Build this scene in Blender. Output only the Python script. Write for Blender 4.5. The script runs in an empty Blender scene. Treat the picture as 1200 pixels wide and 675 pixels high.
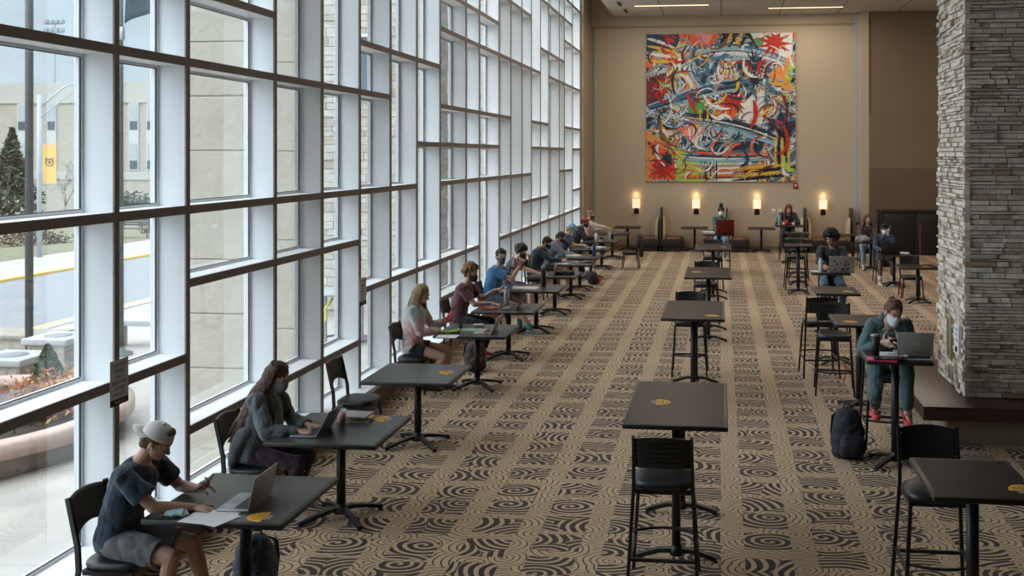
SKY_ZENITH = 3.0
LOBE = 4.0
LOBE_DIR = (-.72,-.38,.62)
STRIP_W = 66
EXPOSURE = -0.36
import bpy, bmesh, math, random
from mathutils import Vector, Matrix, Euler, noise
random.seed(7)
PI = math.pi
SC = bpy.context.scene
COL = SC.collection
R = math.radians

# ------------------------------------------------------------------ materials
MATS = {}
def nodes_of(m):
    m.use_nodes = True
    nt = m.node_tree
    return nt, nt.nodes, nt.links

def pbr(name, col, rough=.6, metal=0., var=.12, nscale=8., bump=0., bscale=60., spec=.5, sheen=0., emit=None, estr=0., coat=0., ior=1.5):
    """Principled material with a procedural noise variation of its own colour."""
    if name in MATS: return MATS[name]
    m = bpy.data.materials.new(name); nt, N, L = nodes_of(m)
    b = N['Principled BSDF']
    b.inputs['Roughness'].default_value = rough
    b.inputs['Metallic'].default_value = metal; b.inputs['IOR'].default_value = ior
    b.inputs['Specular IOR Level'].default_value = spec
    b.inputs['Sheen Weight'].default_value = sheen
    b.inputs['Coat Weight'].default_value = coat; b.inputs['Coat Roughness'].default_value = .25
    tc = N.new('ShaderNodeTexCoord')
    nz = N.new('ShaderNodeTexNoise'); nz.inputs['Scale'].default_value = nscale; nz.inputs['Detail'].default_value = 4
    L.new(tc.outputs['Object'], nz.inputs['Vector'])
    mx = N.new('ShaderNodeMix'); mx.data_type = 'RGBA'
    c1 = [max(0, c*(1-var)) for c in col]; c2 = [min(1, c*(1+var)) for c in col]
    mx.inputs[6].default_value = (*c1, 1); mx.inputs[7].default_value = (*c2, 1)
    L.new(nz.outputs['Fac'], mx.inputs[0]); L.new(mx.outputs[2], b.inputs['Base Color'])
    if bump:
        n2 = N.new('ShaderNodeTexNoise'); n2.inputs['Scale'].default_value = bscale; n2.inputs['Detail'].default_value = 3
        L.new(tc.outputs['Object'], n2.inputs['Vector'])
        bp = N.new('ShaderNodeBump'); bp.inputs['Strength'].default_value = bump; bp.inputs['Distance'].default_value = .01
        L.new(n2.outputs['Fac'], bp.inputs['Height']); L.new(bp.outputs['Normal'], b.inputs['Normal'])
    if emit:
        b.inputs['Emission Color'].default_value = (*emit, 1); b.inputs['Emission Strength'].default_value = estr
    MATS[name] = m
    return m

def srgb(r, g, b):
    def f(c):
        c /= 255
        return c/12.92 if c <= .04045 else ((c+.055)/1.055)**2.4
    return (f(r), f(g), f(b))

# ------------------------------------------------------------------ mesh building
WORK = bpy.data.scenes.new('workshop')      # objects are baked in a scene of their own, removed at the end
def bake(o):
    WORK.collection.objects.link(o); vl = WORK.view_layers[0]; vl.update(); dg = vl.depsgraph
    me = bpy.data.meshes.new_from_object(o.evaluated_get(dg)); WORK.collection.objects.unlink(o)
    return me
class MB:
    def __init__(s): s.bm = bmesh.new(); s.M = Matrix.Identity(4)
    def _new(s, verts, faces, mat=0, smooth=False):
        vs = [s.bm.verts.new(s.M @ Vector(v)) for v in verts]
        for f in faces:
            try:
                fc = s.bm.faces.new([vs[i] for i in f]); fc.material_index = mat; fc.smooth = smooth
            except ValueError: pass
        return vs
    def box(s, x0, x1, y0, y1, z0, z1, mat=0, M=None):
        v = [(x, y, z) for x in (x0, x1) for y in (y0, y1) for z in (z0, z1)]
        if M is not None: v = [M @ Vector(p) for p in v]
        s._new(v, [(0,1,3,2),(4,6,7,5),(0,4,5,1),(2,3,7,6),(0,2,6,4),(1,5,7,3)], mat)
        return s
    def rbox(s, x0, x1, y0, y1, z0, z1, r=.01, mat=0, seg=2, M=None, smooth=True):
        t = bmesh.new()
        bmesh.ops.create_cube(t, size=1)
        sx, sy, sz = x1-x0, y1-y0, z1-z0
        for v in t.verts: v.co = Vector(((v.co.x+.5)*sx+x0, (v.co.y+.5)*sy+y0, (v.co.z+.5)*sz+z0))
        r = min(r, sx*.49, sy*.49, sz*.49)
        bmesh.ops.bevel(t, geom=list(t.edges), offset=r, segments=seg, affect='EDGES', profile=.5)
        s._merge(t, mat, M, smooth); return s
    def _merge(s, t, mat=0, M=None, smooth=False):
        mp = {}
        for v in t.verts:
            c = v.co if M is None else M @ v.co
            mp[v] = s.bm.verts.new(s.M @ c)
        for f in t.faces:
            try:
                fc = s.bm.faces.new([mp[v] for v in f.verts]); fc.material_index = mat; fc.smooth = smooth
            except ValueError: pass
        t.free()
    def bar(s, p0, p1, w, h=None, mat=0, up=(0,0,1)):
        h = h or w
        p0, p1 = Vector(p0), Vector(p1); d = (p1-p0).normalized(); u = Vector(up)
        if abs(d.dot(u)) > .98: u = Vector((0,1,0))
        a = d.cross(u).normalized(); b = a.cross(d).normalized()
        v = []
        for p in (p0, p1):
            for sa, sb in ((-1,-1),(1,-1),(1,1),(-1,1)): v.append(p+a*sa*w/2+b*sb*h/2)
        s._new(v, [(3,2,1,0),(4,5,6,7),(0,1,5,4),(1,2,6,5),(2,3,7,6),(3,0,4,7)], mat); return s
    def tube(s, pts, rad, n=8, mat=0, cap=True, sq=(1,1), smooth=True):
        pts = [Vector(p) for p in pts]; k = len(pts)
        rad = rad if hasattr(rad, '__len__') else [rad]*k
        rings = []; ref = None
        for i, p in enumerate(pts):
            d = (pts[min(i+1,k-1)]-pts[max(i-1,0)])
            if d.length < 1e-9: d = Vector((0,0,1))
            d.normalize()
            if ref is None: ref = Vector((0,0,1)) if abs(d.z) < .9 else Vector((1,0,0))
            a = d.cross(ref)
            if a.length < 1e-6: a = d.orthogonal()
            a.normalize(); b = a.cross(d).normalized(); ref = b
            rings.append([p+(a*math.cos(2*PI*j/n)*sq[0]+b*math.sin(2*PI*j/n)*sq[1])*rad[i] for j in range(n)])
        v = [q for r_ in rings for q in r_]
        f = [(i*n+j, i*n+(j+1)%n, (i+1)*n+(j+1)%n, (i+1)*n+j) for i in range(k-1) for j in range(n)]
        if cap: f += [tuple(range(n))[::-1], tuple((k-1)*n+j for j in range(n))]
        s._new(v, f, mat, smooth); return s
    def rings(s, rl, n=16, mat=0, smooth=True):
        """closed loft: rl = list of (center, ax, ay) with ax, ay radius vectors"""
        v = []
        for c, a, b in rl:
            c, a, b = Vector(c), Vector(a), Vector(b)
            v += [c+a*math.cos(2*PI*j/n)+b*math.sin(2*PI*j/n) for j in range(n)]
        k = len(rl)
        f = [(i*n+j, i*n+(j+1)%n, (i+1)*n+(j+1)%n, (i+1)*n+j) for i in range(k-1) for j in range(n)]
        f += [tuple(range(n))[::-1], tuple((k-1)*n+j for j in range(n))]
        s._new(v, f, mat, smooth); return s
    def lathe(s, prof, n=20, c=(0,0,0), mat=0, smooth=True):
        c = Vector(c)
        return s.rings([((c.x, c.y, c.z+z), (r, 0, 0), (0, r, 0)) for r, z in prof], n, mat, smooth)
    def ell(s, c, rx, ry, rz, M=None, mat=0, sub=3):
        t = bmesh.new(); bmesh.ops.create_icosphere(t, subdivisions=sub, radius=1)
        S = Matrix.Diagonal((rx, ry, rz, 1))
        X = Matrix.Translation(Vector(c)) @ (M.to_4x4() if M is not None else Matrix.Identity(4)) @ S
        s._merge(t, mat, X, True); return s
    def cap(s, p0, r0, p1, r1, n=12, mat=0):
        """tapered capsule"""
        p0, p1 = Vector(p0), Vector(p1); d = p1-p0
        L = d.length
        if L < 1e-6: return s.ell(p0, r0, r0, r0)
        d /= L; a = d.orthogonal().normalized(); b = d.cross(a)
        rl = []
        for t in (-80, -55, -25): rl.append((p0+d*r0*math.sin(R(t)), r0*math.cos(R(t))))
        rl += [(p0, r0), (p1, r1)]
        for t in (25, 55, 80): rl.append((p1+d*r1*math.sin(R(t)), r1*math.cos(R(t))))
        s.rings([(c, a*r, b*r) for c, r in rl], n, mat); return s
    def prism(s, poly, z0, z1, mat=0, axis='z', smooth=False):
        n = len(poly)
        def P(u, v, w):
            return (u, v, w) if axis == 'z' else ((u, w, v) if axis == 'y' else (w, u, v))
        v = [P(u, w, z0) for u, w in poly]+[P(u, w, z1) for u, w in poly]
        f = [tuple(range(n))[::-1], tuple(range(n, 2*n))]+[(i, (i+1)%n, n+(i+1)%n, n+i) for i in range(n)]
        s._new(v, f, mat, smooth); return s
    def build(s, name, mat, parent=None, loc=None, rot=None):
        bmesh.ops.recalc_face_normals(s.bm, faces=list(s.bm.faces))
        me = bpy.data.meshes.new(name); s.bm.to_mesh(me); s.bm.free()
        for m in (mat if isinstance(mat, (list, tuple)) else [mat]): me.materials.append(m)
        o = bpy.data.objects.new(name, me); COL.objects.link(o)
        if parent: o.parent = parent
        if loc: o.location = loc
        if rot is not None: o.rotation_euler = (0, 0, rot) if not hasattr(rot, '__len__') else rot
        return o
    def remesh(s, name, mat, parent=None, voxel=.01, smooth=4, fold=0., fscale=9., fz=1., sfac=.5):
        """one continuous skin over everything collected"""
        bmesh.ops.recalc_face_normals(s.bm, faces=list(s.bm.faces))
        me = bpy.data.meshes.new('tmp'); s.bm.to_mesh(me); s.bm.free()
        o = bpy.data.objects.new(name, me)
        md = o.modifiers.new('r', 'REMESH'); md.mode = 'VOXEL'; md.voxel_size = voxel; md.use_smooth_shade = True
        if smooth:
            sm = o.modifiers.new('s', 'SMOOTH'); sm.factor = sfac; sm.iterations = smooth
        m2 = bake(o); COL.objects.link(o)
        o.modifiers.clear(); o.data = m2; m2.name = name; bpy.data.meshes.remove(me)
        if fold:
            nv = len(m2.vertices); co_ = [0.]*(nv*3); no_ = [0.]*(nv*3)
            m2.vertices.foreach_get('co', co_); m2.vertices.foreach_get('normal', no_)
            for k in range(0, nv*3, 3):
                q = Vector((co_[k]*fscale, co_[k+1]*fscale, co_[k+2]*fscale*fz)); g = fold*(abs(noise.noise(q))*2.2-.5+.5*noise.noise(q*2.7))
                co_[k] += no_[k]*g; co_[k+1] += no_[k+1]*g; co_[k+2] += no_[k+2]*g
            m2.vertices.foreach_set('co', co_); m2.update()
        m2.materials.clear(); m2.materials.append(mat)
        for p in m2.polygons: p.use_smooth = True
        if parent: o.parent = parent
        return o

def tag(o, label=None, cat=None, group=None, kind=None):
    if label: o['label'] = label
    if cat: o['category'] = cat
    if group: o['group'] = group
    if kind: o['kind'] = kind
    return o
def thing(name, label, cat, loc=(0,0,0), rot=0, group=None, kind=None):
    o = bpy.data.objects.new(name, None); COL.objects.link(o)
    o.empty_display_size = .1
    o.location = loc; o.rotation_euler = (0, 0, rot)
    return tag(o, label, cat, group, kind)
KIDS = {}
def children(o):
    return [c for c in COL.objects if c.parent == o]
def dup(root, loc, rot, label, group=None):
    def cp(o, par):
        c = o.copy(); COL.objects.link(c); c.parent = par
        for ch in children(o): cp(ch, c)
        return c
    kids = children(root)
    r = root.copy(); COL.objects.link(r); r.location = loc; r.rotation_euler = (0, 0, rot)
    for k in kids: cp(k, r)
    tag(r, label, None, group)
    return r
def text(body, size, mat, parent, loc, rot=(0,0,0), name='lettering', align='CENTER', extrude=.0002, xs=1.):
    cu = bpy.data.curves.new(name, 'FONT'); cu.body = body; cu.size = size; cu.align_x = align; cu.align_y = 'CENTER'
    cu.extrude = extrude; cu.space_line = .95; cu.resolution_u = 2
    o = bpy.data.objects.new(name, cu); me = bake(o); me.materials.clear(); me.materials.append(mat)
    bpy.data.objects.remove(o); bpy.data.curves.remove(cu)
    o = bpy.data.objects.new(name, me); COL.objects.link(o)
    o.location = loc; o.rotation_euler = rot; o.scale = (xs, 1, 1)
    if parent: o.parent = parent
    return o

# ------------------------------------------------------------------ common materials
m_blackmetal = pbr('dark_metal', (.022,.022,.024), .42, .35, bump=.05, bscale=300)
m_chairmetal = pbr('chair_metal', (.030,.024,.022), .40, .4, bump=.05, bscale=300)
m_vinyl = pbr('black_vinyl', (.016,.018,.022), .38, 0, bump=.12, bscale=220)
m_grey = pbr('grey_alu', (.42,.43,.45), .35, .8)
m_laptop = pbr('laptop_silver', (.36,.37,.39), .38, .7)
m_laptopd = pbr('laptop_dark', (.06,.063,.07), .4, .5)
m_key = pbr('keys', (.02,.02,.022), .6)
m_screen = pbr('screen_black', (.012,.013,.016), .12)
m_paper = pbr('paper', (.74,.74,.76), .85, var=.03)
m_white = pbr('white_plastic', (.70,.70,.70), .5, var=.03)
m_black = pbr('black_plastic', (.012,.012,.013), .45)
m_yel = pbr('sticker_yellow', (.80,.42,.04), .55, var=.04)
m_ink = pbr('ink_black', (.02,.015,.01), .7)
# ------------------------------------------------------------------ camera
EYE = 3.05
cam = bpy.data.cameras.new('camera'); co = bpy.data.objects.new('camera', cam); COL.objects.link(co)
co.location = (0, 0, EYE); co.rotation_euler = (R(90), 0, R(6.65))
cam.sensor_width = 36; cam.lens = 1167/1200*36
cam.shift_x = (600-709)/1200; cam.shift_y = (181-337.5)/1200
cam.clip_start = .05; cam.clip_end = 600
SC.camera = co

# ------------------------------------------------------------------ carpet
def carpet():
    m = bpy.data.materials.new('swirl_carpet'); nt, N, L = nodes_of(m); b = N['Principled BSDF']
    b.inputs['Roughness'].default_value = .95; b.inputs['Specular IOR Level'].default_value = .25; b.inputs['Sheen Weight'].default_value = .1
    tc = N.new('ShaderNodeTexCoord'); sep = N.new('ShaderNodeSeparateXYZ'); L.new(tc.outputs['Object'], sep.inputs[0])
    def M(op, a, b_=None, c=None):
        n = N.new('ShaderNodeMath'); n.operation = op
        for i, v in enumerate((a, b_, c)):
            if v is None: continue
            if isinstance(v, (int, float)): n.inputs[i].default_value = v
            else: L.new(v, n.inputs[i])
        return n.outputs[0]
    X, Y = sep.outputs[0], sep.outputs[1]
    # wobble of the block edges
    ux = M('DIVIDE', X, .545); col = M('FLOOR', ux)
    fx = M('FRACT', ux)
    wn = N.new('ShaderNodeTexWhiteNoise'); wn.noise_dimensions = '1D'; L.new(col, wn.inputs['W'])
    uy = M('ADD', M('DIVIDE', Y, .44), M('MULTIPLY', wn.outputs['Value'], .9)); fy = M('FRACT', uy); row = M('FLOOR', uy)
    w2 = N.new('ShaderNodeTexWhiteNoise'); w2.noise_dimensions = '2D'
    cv = N.new('ShaderNodeCombineXYZ'); L.new(col, cv.inputs[0]); L.new(row, cv.inputs[1]); L.new(cv.outputs[0], w2.inputs['Vector'])
    wv = w2.outputs['Value']
    inx = M('MULTIPLY', M('GREATER_THAN', fx, .33), M('LESS_THAN', fx, M('ADD', .985, M('MULTIPLY', wv, .015))))
    iny = M('MULTIPLY', M('GREATER_THAN', fy, M('MULTIPLY', wv, .22)), M('LESS_THAN', fy, M('ADD', .78, M('MULTIPLY', wv, .2))))
    dark = M('MULTIPLY', inx, iny)
    # swirls: spirals round voronoi centres, layered
    def spiral(scale, k, rnd, off, sx):
        mp = N.new('ShaderNodeMapping'); mp.inputs['Location'].default_value = off; mp.inputs['Scale'].default_value = (sx, 1, 0)
        L.new(tc.outputs['Object'], mp.inputs['Vector'])
        dn = N.new('ShaderNodeTexNoise'); dn.inputs['Scale'].default_value = 2.3; dn.inputs['Detail'].default_value = 1
        L.new(mp.outputs[0], dn.inputs['Vector'])
        vm = N.new('ShaderNodeVectorMath'); vm.operation = 'MULTIPLY_ADD'; vm.inputs[1].default_value = (.11,.11,0)
        L.new(dn.outputs['Color'], vm.inputs[0]); L.new(mp.outputs[0], vm.inputs[2])
        vo = N.new('ShaderNodeTexVoronoi'); vo.voronoi_dimensions = '2D'; vo.inputs['Scale'].default_value = scale; vo.inputs['Randomness'].default_value = rnd
        L.new(vm.outputs[0], vo.inputs['Vector'])
        sub = N.new('ShaderNodeVectorMath'); sub.operation = 'SUBTRACT'; L.new(vm.outputs[0], sub.inputs[0]); L.new(vo.outputs['Position'], sub.inputs[1])
        s2 = N.new('ShaderNodeSeparateXYZ'); L.new(sub.outputs[0], s2.inputs[0])
        ang = M('ARCTAN2', s2.outputs[1], s2.outputs[0])
        ln = N.new('ShaderNodeVectorMath'); ln.operation = 'LENGTH'; L.new(sub.outputs[0], ln.inputs[0])
        sc_ = N.new('ShaderNodeSeparateColor'); L.new(vo.outputs['Color'], sc_.inputs[0])
        sgn = M('SUBTRACT', M('MULTIPLY', M('GREATER_THAN', sc_.outputs[0], .5), 2), 1)
        ph = M('ADD', M('MULTIPLY', ln.outputs['Value'], k), M('MULTIPLY', ang, sgn))
        return M('SINE', ph), sc_.outputs[1]
    s1, _ = spiral(2.3, 112, .9, (0,0,0), .72)
    s2, _ = spiral(3.6, 150, 1, (3.3,1.7,0), .8)
    thr_d = M('MULTIPLY', wv, .3)
    in_dark = M('GREATER_THAN', s1, M('ADD', thr_d, .12))           # tan lines on dark
    in_light = M('GREATER_THAN', s2, -.80)                          # thin dark lines on tan
    mixv = N.new('ShaderNodeMix'); L.new(dark, mixv.inputs[0]); L.new(in_light, mixv.inputs[2]); L.new(in_dark, mixv.inputs[3])
    colr = N.new('ShaderNodeMix'); colr.data_type = 'RGBA'; L.new(mixv.outputs[0], colr.inputs[0])
    nz = N.new('ShaderNodeTexNoise'); nz.inputs['Scale'].default_value = 240; L.new(tc.outputs['Object'], nz.inputs['Vector'])
    nb = N.new('ShaderNodeTexNoise'); nb.inputs['Scale'].default_value = .9; L.new(tc.outputs['Object'], nb.inputs['Vector'])
    def two(c1, c2, fac):
        q = N.new('ShaderNodeMix'); q.data_type = 'RGBA'; q.inputs[6].default_value = (*c1,1); q.inputs[7].default_value = (*c2,1); L.new(fac, q.inputs[0]); return q.outputs[2]
    dk = two(CARPET_DARK[0], CARPET_DARK[1], wv)
    lt = two(CARPET_TAN[0], CARPET_TAN[1], nb.outputs['Fac'])
    L.new(dk, colr.inputs[6]); L.new(lt, colr.inputs[7])
    hs = N.new('ShaderNodeHueSaturation'); L.new(colr.outputs[2], hs.inputs['Color'])
    L.new(M('ADD', .75, M('MULTIPLY', nz.outputs['Fac'], .5)), hs.inputs['Value'])
    L.new(hs.outputs[0], b.inputs['Base Color'])
    bp = N.new('ShaderNodeBump'); bp.inputs['Strength'].default_value = .25; bp.inputs['Distance'].default_value = .004
    L.new(nz.outputs['Fac'], bp.inputs['Height']); L.new(bp.outputs[0], b.inputs['Normal'])
    return m
CARPET_DARK = [(.024,.015,.015), (.046,.030,.026)]
CARPET_TAN = [(.46,.32,.185), (.54,.395,.25)]
XW, XG = -4.30, -4.56
YB = 32.3
mb = MB(); mb.box(-4.5, 9.0, -4.0, YB+.2, -.12, 0)
tag(mb.build('floor', carpet()), kind='structure')

# ------------------------------------------------------------------ walls
m_wall = pbr('beige_wall', (.52,.44,.33), .85, var=.05, nscale=1.2, bump=.08, bscale=90)
m_wallb = pbr('brown_wall', (.22,.17,.115), .85, var=.05, nscale=1.2, bump=.08, bscale=90)
m_wallc = pbr('dark_brown_wall', (.165,.108,.076), .85, var=.06, nscale=1.2, bump=.08, bscale=90)
m_trimg = pbr('grey_trim', (.42,.45,.50), .5)
m_base = pbr('baseboard', (.26,.19,.13), .6)
mb = MB(); mb.box(-4.6, 9.2, YB, YB+.2, 0, 9.6)
tag(mb.build('wall_back', m_wall), kind='structure')
mb = MB(); mb.box(9.0, 9.2, -4.2, YB, 0, 9.6)
tag(mb.build('wall_right', m_wallb), kind='structure')
mb = MB(); mb.box(-4.6, 9.2, -4.2, -4.0, 0, 9.6)
tag(mb.build('wall_front', m_wallb), kind='structure')
mb = MB(); mb.box(-4.28, 4.3, YB-.015, YB, 0, .11)
tag(mb.build('baseboard_back', m_base), kind='structure')
# horizontal reveal high on the back wall, vertical grey corner strips
mb = MB(); mb.box(-4.3, 4.2, YB-.03, YB, 7.16, 7.22)
tag(mb.build('trim_1', pbr('reveal_brown', (.36,.27,.18), .8)), kind='structure')
mb = MB(); mb.box(4.22, 4.34, YB-.10, YB-.001, 0.9, 7.5)
tag(mb.build('trim_2', m_trimg), kind='structure')
mb = MB(); mb.box(-4.12, -4.04, YB-.05, YB-.001, 0, 7.16)
tag(mb.build('trim_3', m_trimg), kind='structure')
# pilaster and the stepped bulkhead to its right
mb = MB(); mb.box(4.34, 4.60, YB-.35, YB-.001, 0, 7.75)
tag(mb.build('wall_pilaster', m_wall), kind='structure')
mb = MB(); mb.box(4.60, 9.0, YB-.30, YB-.001, 4.33, 7.75, 0); mb.box(4.60, 9.0, YB-.38, YB-.001, 2.62, 4.33, 1); mb.box(4.60, 9.0, YB-.42, YB-.001, 0, 2.62, 2)
tag(mb.build('wall_bulkhead', [m_wallb, pbr('mid_brown_wall', (.21,.16,.105), .85), m_wallc]), kind='structure')

# ------------------------------------------------------------------ ceiling
def ceil_mat():
    m = bpy.data.materials.new('ceiling_tiles'); nt, N, L = nodes_of(m); b = N['Principled BSDF']; b.inputs['Roughness'].default_value = .9
    tc = N.new('ShaderNodeTexCoord'); br = N.new('ShaderNodeTexBrick'); br.offset = 0
    br.inputs['Scale'].default_value = 1; br.inputs['Brick Width'].default_value = 1.83; br.inputs['Row Height'].default_value = 1.83
    br.inputs['Mortar Size'].default_value = .02; br.inputs['Color1'].default_value = (.56,.54,.50,1); br.inputs['Color2'].default_value = (.60,.575,.53,1); br.inputs['Mortar'].default_value = (.22,.21,.19,1)
    L.new(tc.outputs['Object'], br.inputs['Vector']); L.new(br.outputs[0], b.inputs['Base Color'])
    return m
ZC = 7.53
mb = MB(); mb.box(-3.42, 9.0, -4, YB, ZC, ZC+.25)
tag(mb.build('ceiling', ceil_mat()), kind='structure')
mb = MB(); mb.box(-4.6, 9.2, -4.2, YB+.2, 9.4, 9.6); mb.box(-3.47, -3.42, -4, YB, ZC, 9.4)
tag(mb.build('ceiling_cove', m_wall), kind='structure')

m_lamp = pbr('strip_lamp', (.9,.85,.75), .5, emit=(1,.70,.42), estr=2.6)
m_can = pbr('can_rim', (.55,.53,.5), .3, .6)
def ceiling_strip(x, y, n):
    t = thing('ceiling_light', n, 'ceiling light', (x, y, ZC), group=None)
    a = MB(); a.box(-1.14, 1.14, -.06, .06, -.012, .0); a.build('frame', m_can, t)
    a = MB(); a.box(-1.11, 1.11, -.045, .045, -.02, -.012); a.build('diffuser', m_lamp, t)
    l = bpy.data.lights.new('strip_light', 'AREA'); l.shape = 'RECTANGLE'; l.size = 2.2; l.size_y = .09; l.energy = STRIP_W; l.color = (1,.86,.70)
    lo = bpy.data.objects.new('strip_light', l); COL.objects.link(lo); lo.parent = t; lo.location = (0, 0, -.03)
    return t
c0 = ceiling_strip(-1.48, 29.9, 'warm linear ceiling light above the left part of the big painting')
for k in range(3):  # unseen strips, added to raise the interior light
    for q in range(3): ceiling_strip(-1.4+3.9*q, 27.2-4.6*k, 'added warm fill strip light, %s, in the %s row out of the picture' % (('window side','middle','right side')[q], ('rearmost','second','third')[k])).__setitem__('group', 'added fill strips above the picture edge')
ceiling_strip(2.55, 30.8, 'warm linear ceiling light right of the big painting, near the brown bulkhead')
for i, (x, y) in enumerate([(.75, 30.6), (1.55, 31.5)]):
    t = thing('recessed_downlight', ['round recessed downlight between the two linear ceiling lights, further from wall', 'round recessed downlight in the ceiling tile closest to the back wall'][i], 'ceiling light', (x, y, ZC))
    a = MB(); a.lathe([(.10,-.015),(.115,-.015),(.115,0),(.09,0)], 20); a.build('rim', m_can, t)
    a = MB(); a.lathe([(.001,-.006),(.09,-.006),(.09,-.001),(.001,-.001)], 20); a.build('lamp', pbr('lamp_off', (.5,.5,.48), .2), t)
for i, (x, y) in enumerate([(-3.0, 29.4), (-2.95, 30.9)]):
    t = thing('ceiling_vent', ['black slot vent in the ceiling edge, further from the back wall', 'black slot vent in the ceiling edge, closer to the back wall'][i], 'vent', (x, y, ZC))
    a = MB(); a.box(-.05,.05,-.35,.35,-.012,0); a.build('frame', m_black, t)
    a = MB(); [a.box(-.04,.04,-.3+.15*k,-.28+.15*k,-.02,-.012) for k in range(5)]; a.build('slat', m_blackmetal, t)

# ------------------------------------------------------------------ window wall
m_fin = pbr('white_mullion', (.80,.82,.84), .5, var=.02, nscale=2)
m_cap = pbr('bronze_mullion_cap', (.23,.20,.19), .55, .05, var=.1)
m_gasket = pbr('gasket', (.02,.025,.04), .5)
def glass_mat():
    m = bpy.data.materials.new('window_glass'); nt, N, L = nodes_of(m)
    for n in list(N): N.remove(n)
    out = N.new('ShaderNodeOutputMaterial'); tr = N.new('ShaderNodeBsdfTransparent'); tr.inputs[0].default_value = (.90,.93,.94,1)
    gl = N.new('ShaderNodeBsdfGlossy'); gl.inputs['Roughness'].default_value = .02
    lw = N.new('ShaderNodeLayerWeight'); lw.inputs['Blend'].default_value = .25
    mx = N.new('ShaderNodeMixShader'); ml = N.new('ShaderNodeMath'); ml.operation = 'MULTIPLY'; ml.inputs[1].default_value = .30
    L.new(lw.outputs['Fresnel'], ml.inputs[0]); L.new(ml.outputs[0], mx.inputs[0]); L.new(tr.outputs[0], mx.inputs[1]); L.new(gl.outputs[0], mx.inputs[2]); L.new(mx.outputs[0], out.inputs[0])
    return m
m_glass = glass_mat()
FY = [4.1,5.2,6.68,7.64,9.24,10.39,11.52,12.64,13.78,14.96,16.54,17.47,19.06,20.17,21.32,22.40,23.56,24.67,26.35,27.21,28.72,30.31]
SEG = [(.77,7.64,11.52),(.77,14.96,16.54),(1.37,4.1,7.64),(1.37,11.52,17.47),(1.37,19.06,30.31),
 (1.97,7.64,11.52),(1.97,21.32,24.67),(1.97,28.72,30.31),(2.57,4.1,13.78),(2.57,14.96,22.4),(2.57,26.35,28.72),
 (3.17,13.78,19.06),(3.17,22.4,27.21),(3.17,28.72,30.31),(3.77,4.1,12.64),(3.77,14.96,20.17),(3.77,22.4,24.67),(3.77,27.21,30.31),
 (4.37,4.1,9.24),(4.37,11.52,14.96),(4.97,4.1,6.68),(4.97,14.96,23.56),(4.97,24.67,30.31),(5.57,7.64,12.64),(5.57,14.96,19.06),(5.57,23.56,27.21),
 (6.17,4.1,9.24),(6.17,19.06,22.4),(6.17,27.21,30.31),(6.77,11.52,17.47),(6.77,23.56,28.72),(7.37,4.1,11.52),(7.37,19.06,30.31),(7.97,5.2,14.96),(8.57,14.96,30.31)]
TR = .062
for i in range(len(FY)-1):
    y0, y1 = FY[i], FY[i+1]
    w = bpy.data.objects.new('window_%d' % (i+1), None); COL.objects.link(w); w['kind'] = 'structure'
    # the mullion at the far end of the bay: white fin, bronze inner edge
    a = MB(); a.box(-4.51, XW-.012, y1-.028, y1+.028, .25, 9.4, 0); a.box(XG-.05, -4.51, y1-.026, y1+.026, .25, 9.4, 0); a.box(XW-.012, XW+.002, y1-.030, y1+.030, .25, 9.4, 1)
    a.build('mullion', [m_fin, m_cap], w)
    if i == 0:
        a = MB(); a.box(XG-.03, XW, y0-.028, y0+.028, .25, 9.4, 0); a.build('mullion', [m_fin], w)
    zs = [z for z, a0, a1 in SEG if a0 <= y0+.01 and a1 >= y1-.01]
    for z in zs:
        a = MB(); a.box(XG-.03, XW-.012, y0+.028, y1-.028, z, z+TR, 0); a.box(XW-.012, XW+.001, y0+.028, y1-.028, z-.004, z+TR+.004, 1)
        a.build('transom', [m_fin, m_cap], w)
    a = MB(); a.box(XG-.005, XG+.005, y0+.03, y1-.03, .28, 9.35); a.build('glass_pane', m_glass, w)
    a = MB(); b = MB()
    zz = [.25]+sorted(z for z in zs)+[9.4]
    for k in range(len(zz)-1):
        lo = zz[k]+(TR if k else 0); hi = zz[k+1]
        for ya, yb in ((y1-.048, y1-.026), (y0+.026, y0+.048)):
            a.box(XG-.03, XG+.022, ya, yb, lo, hi)
        a.box(XG-.03, XG+.022, y0+.048, y1-.048, lo, lo+.022); a.box(XG-.03, XG+.022, y0+.048, y1-.048, hi-.022, hi)
        for ya in (y1-.054, y0+.048): b.box(XG+.006, XG+.018, ya, ya+.008, lo+.03, hi-.03)
        b.box(XG+.006, XG+.018, y0+.054, y1-.054, lo+.022, lo+.028); b.box(XG+.006, XG+.018, y0+.054, y1-.054, hi-.028, hi-.022)
    a.build('frame', m_fin, w); b.build('gasket', m_gasket, w)
# ledge below the glass with a heater grille
m_ledgefront = pbr('sill_front', (.27,.20,.14), .7)
a = MB(); a.box(-4.6, -4.15, 4.08, YB, .2, .25, 0); a.box(-4.6, -4.16, 4.08, YB, 0, .2, 1)
tag(a.build('trim_4', [m_fin, m_ledgefront]), kind='structure')
def grille(y0, y1, lab):
    t = thing('heater_grille', lab, 'heater vent', (-4.28, (y0+y1)/2, .25))
    L_ = (y1-y0)/2
    a = MB(); a.box(-.085,.085,-L_,L_,0,.004); a.build('recess', m_black, t)
    a = MB(); a.box(-.10,-.085,-L_,L_,0,.012); a.box(.085,.10,-L_,L_,0,.012)
    n = int(L_*2/.06)
    for k in range(n): a.box(-.085,.085,-L_+k*.06,-L_+k*.06+.03,.004,.011)
    a.build('slats', m_fin, t)
grille(6.9, 9.0, 'slotted heater grille in the window ledge behind the person in the white cap')
a = MB(); a.box(-4.62,-4.20,-4.2,4.07,.0,9.4); tag(a.build('wall_left', m_wallb), kind='structure')  # unseen; made solid to cut daylight on the near floor
a = MB(); a.box(-4.62,-4.20, 30.33, YB-.01, 0, 9.4)
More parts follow.
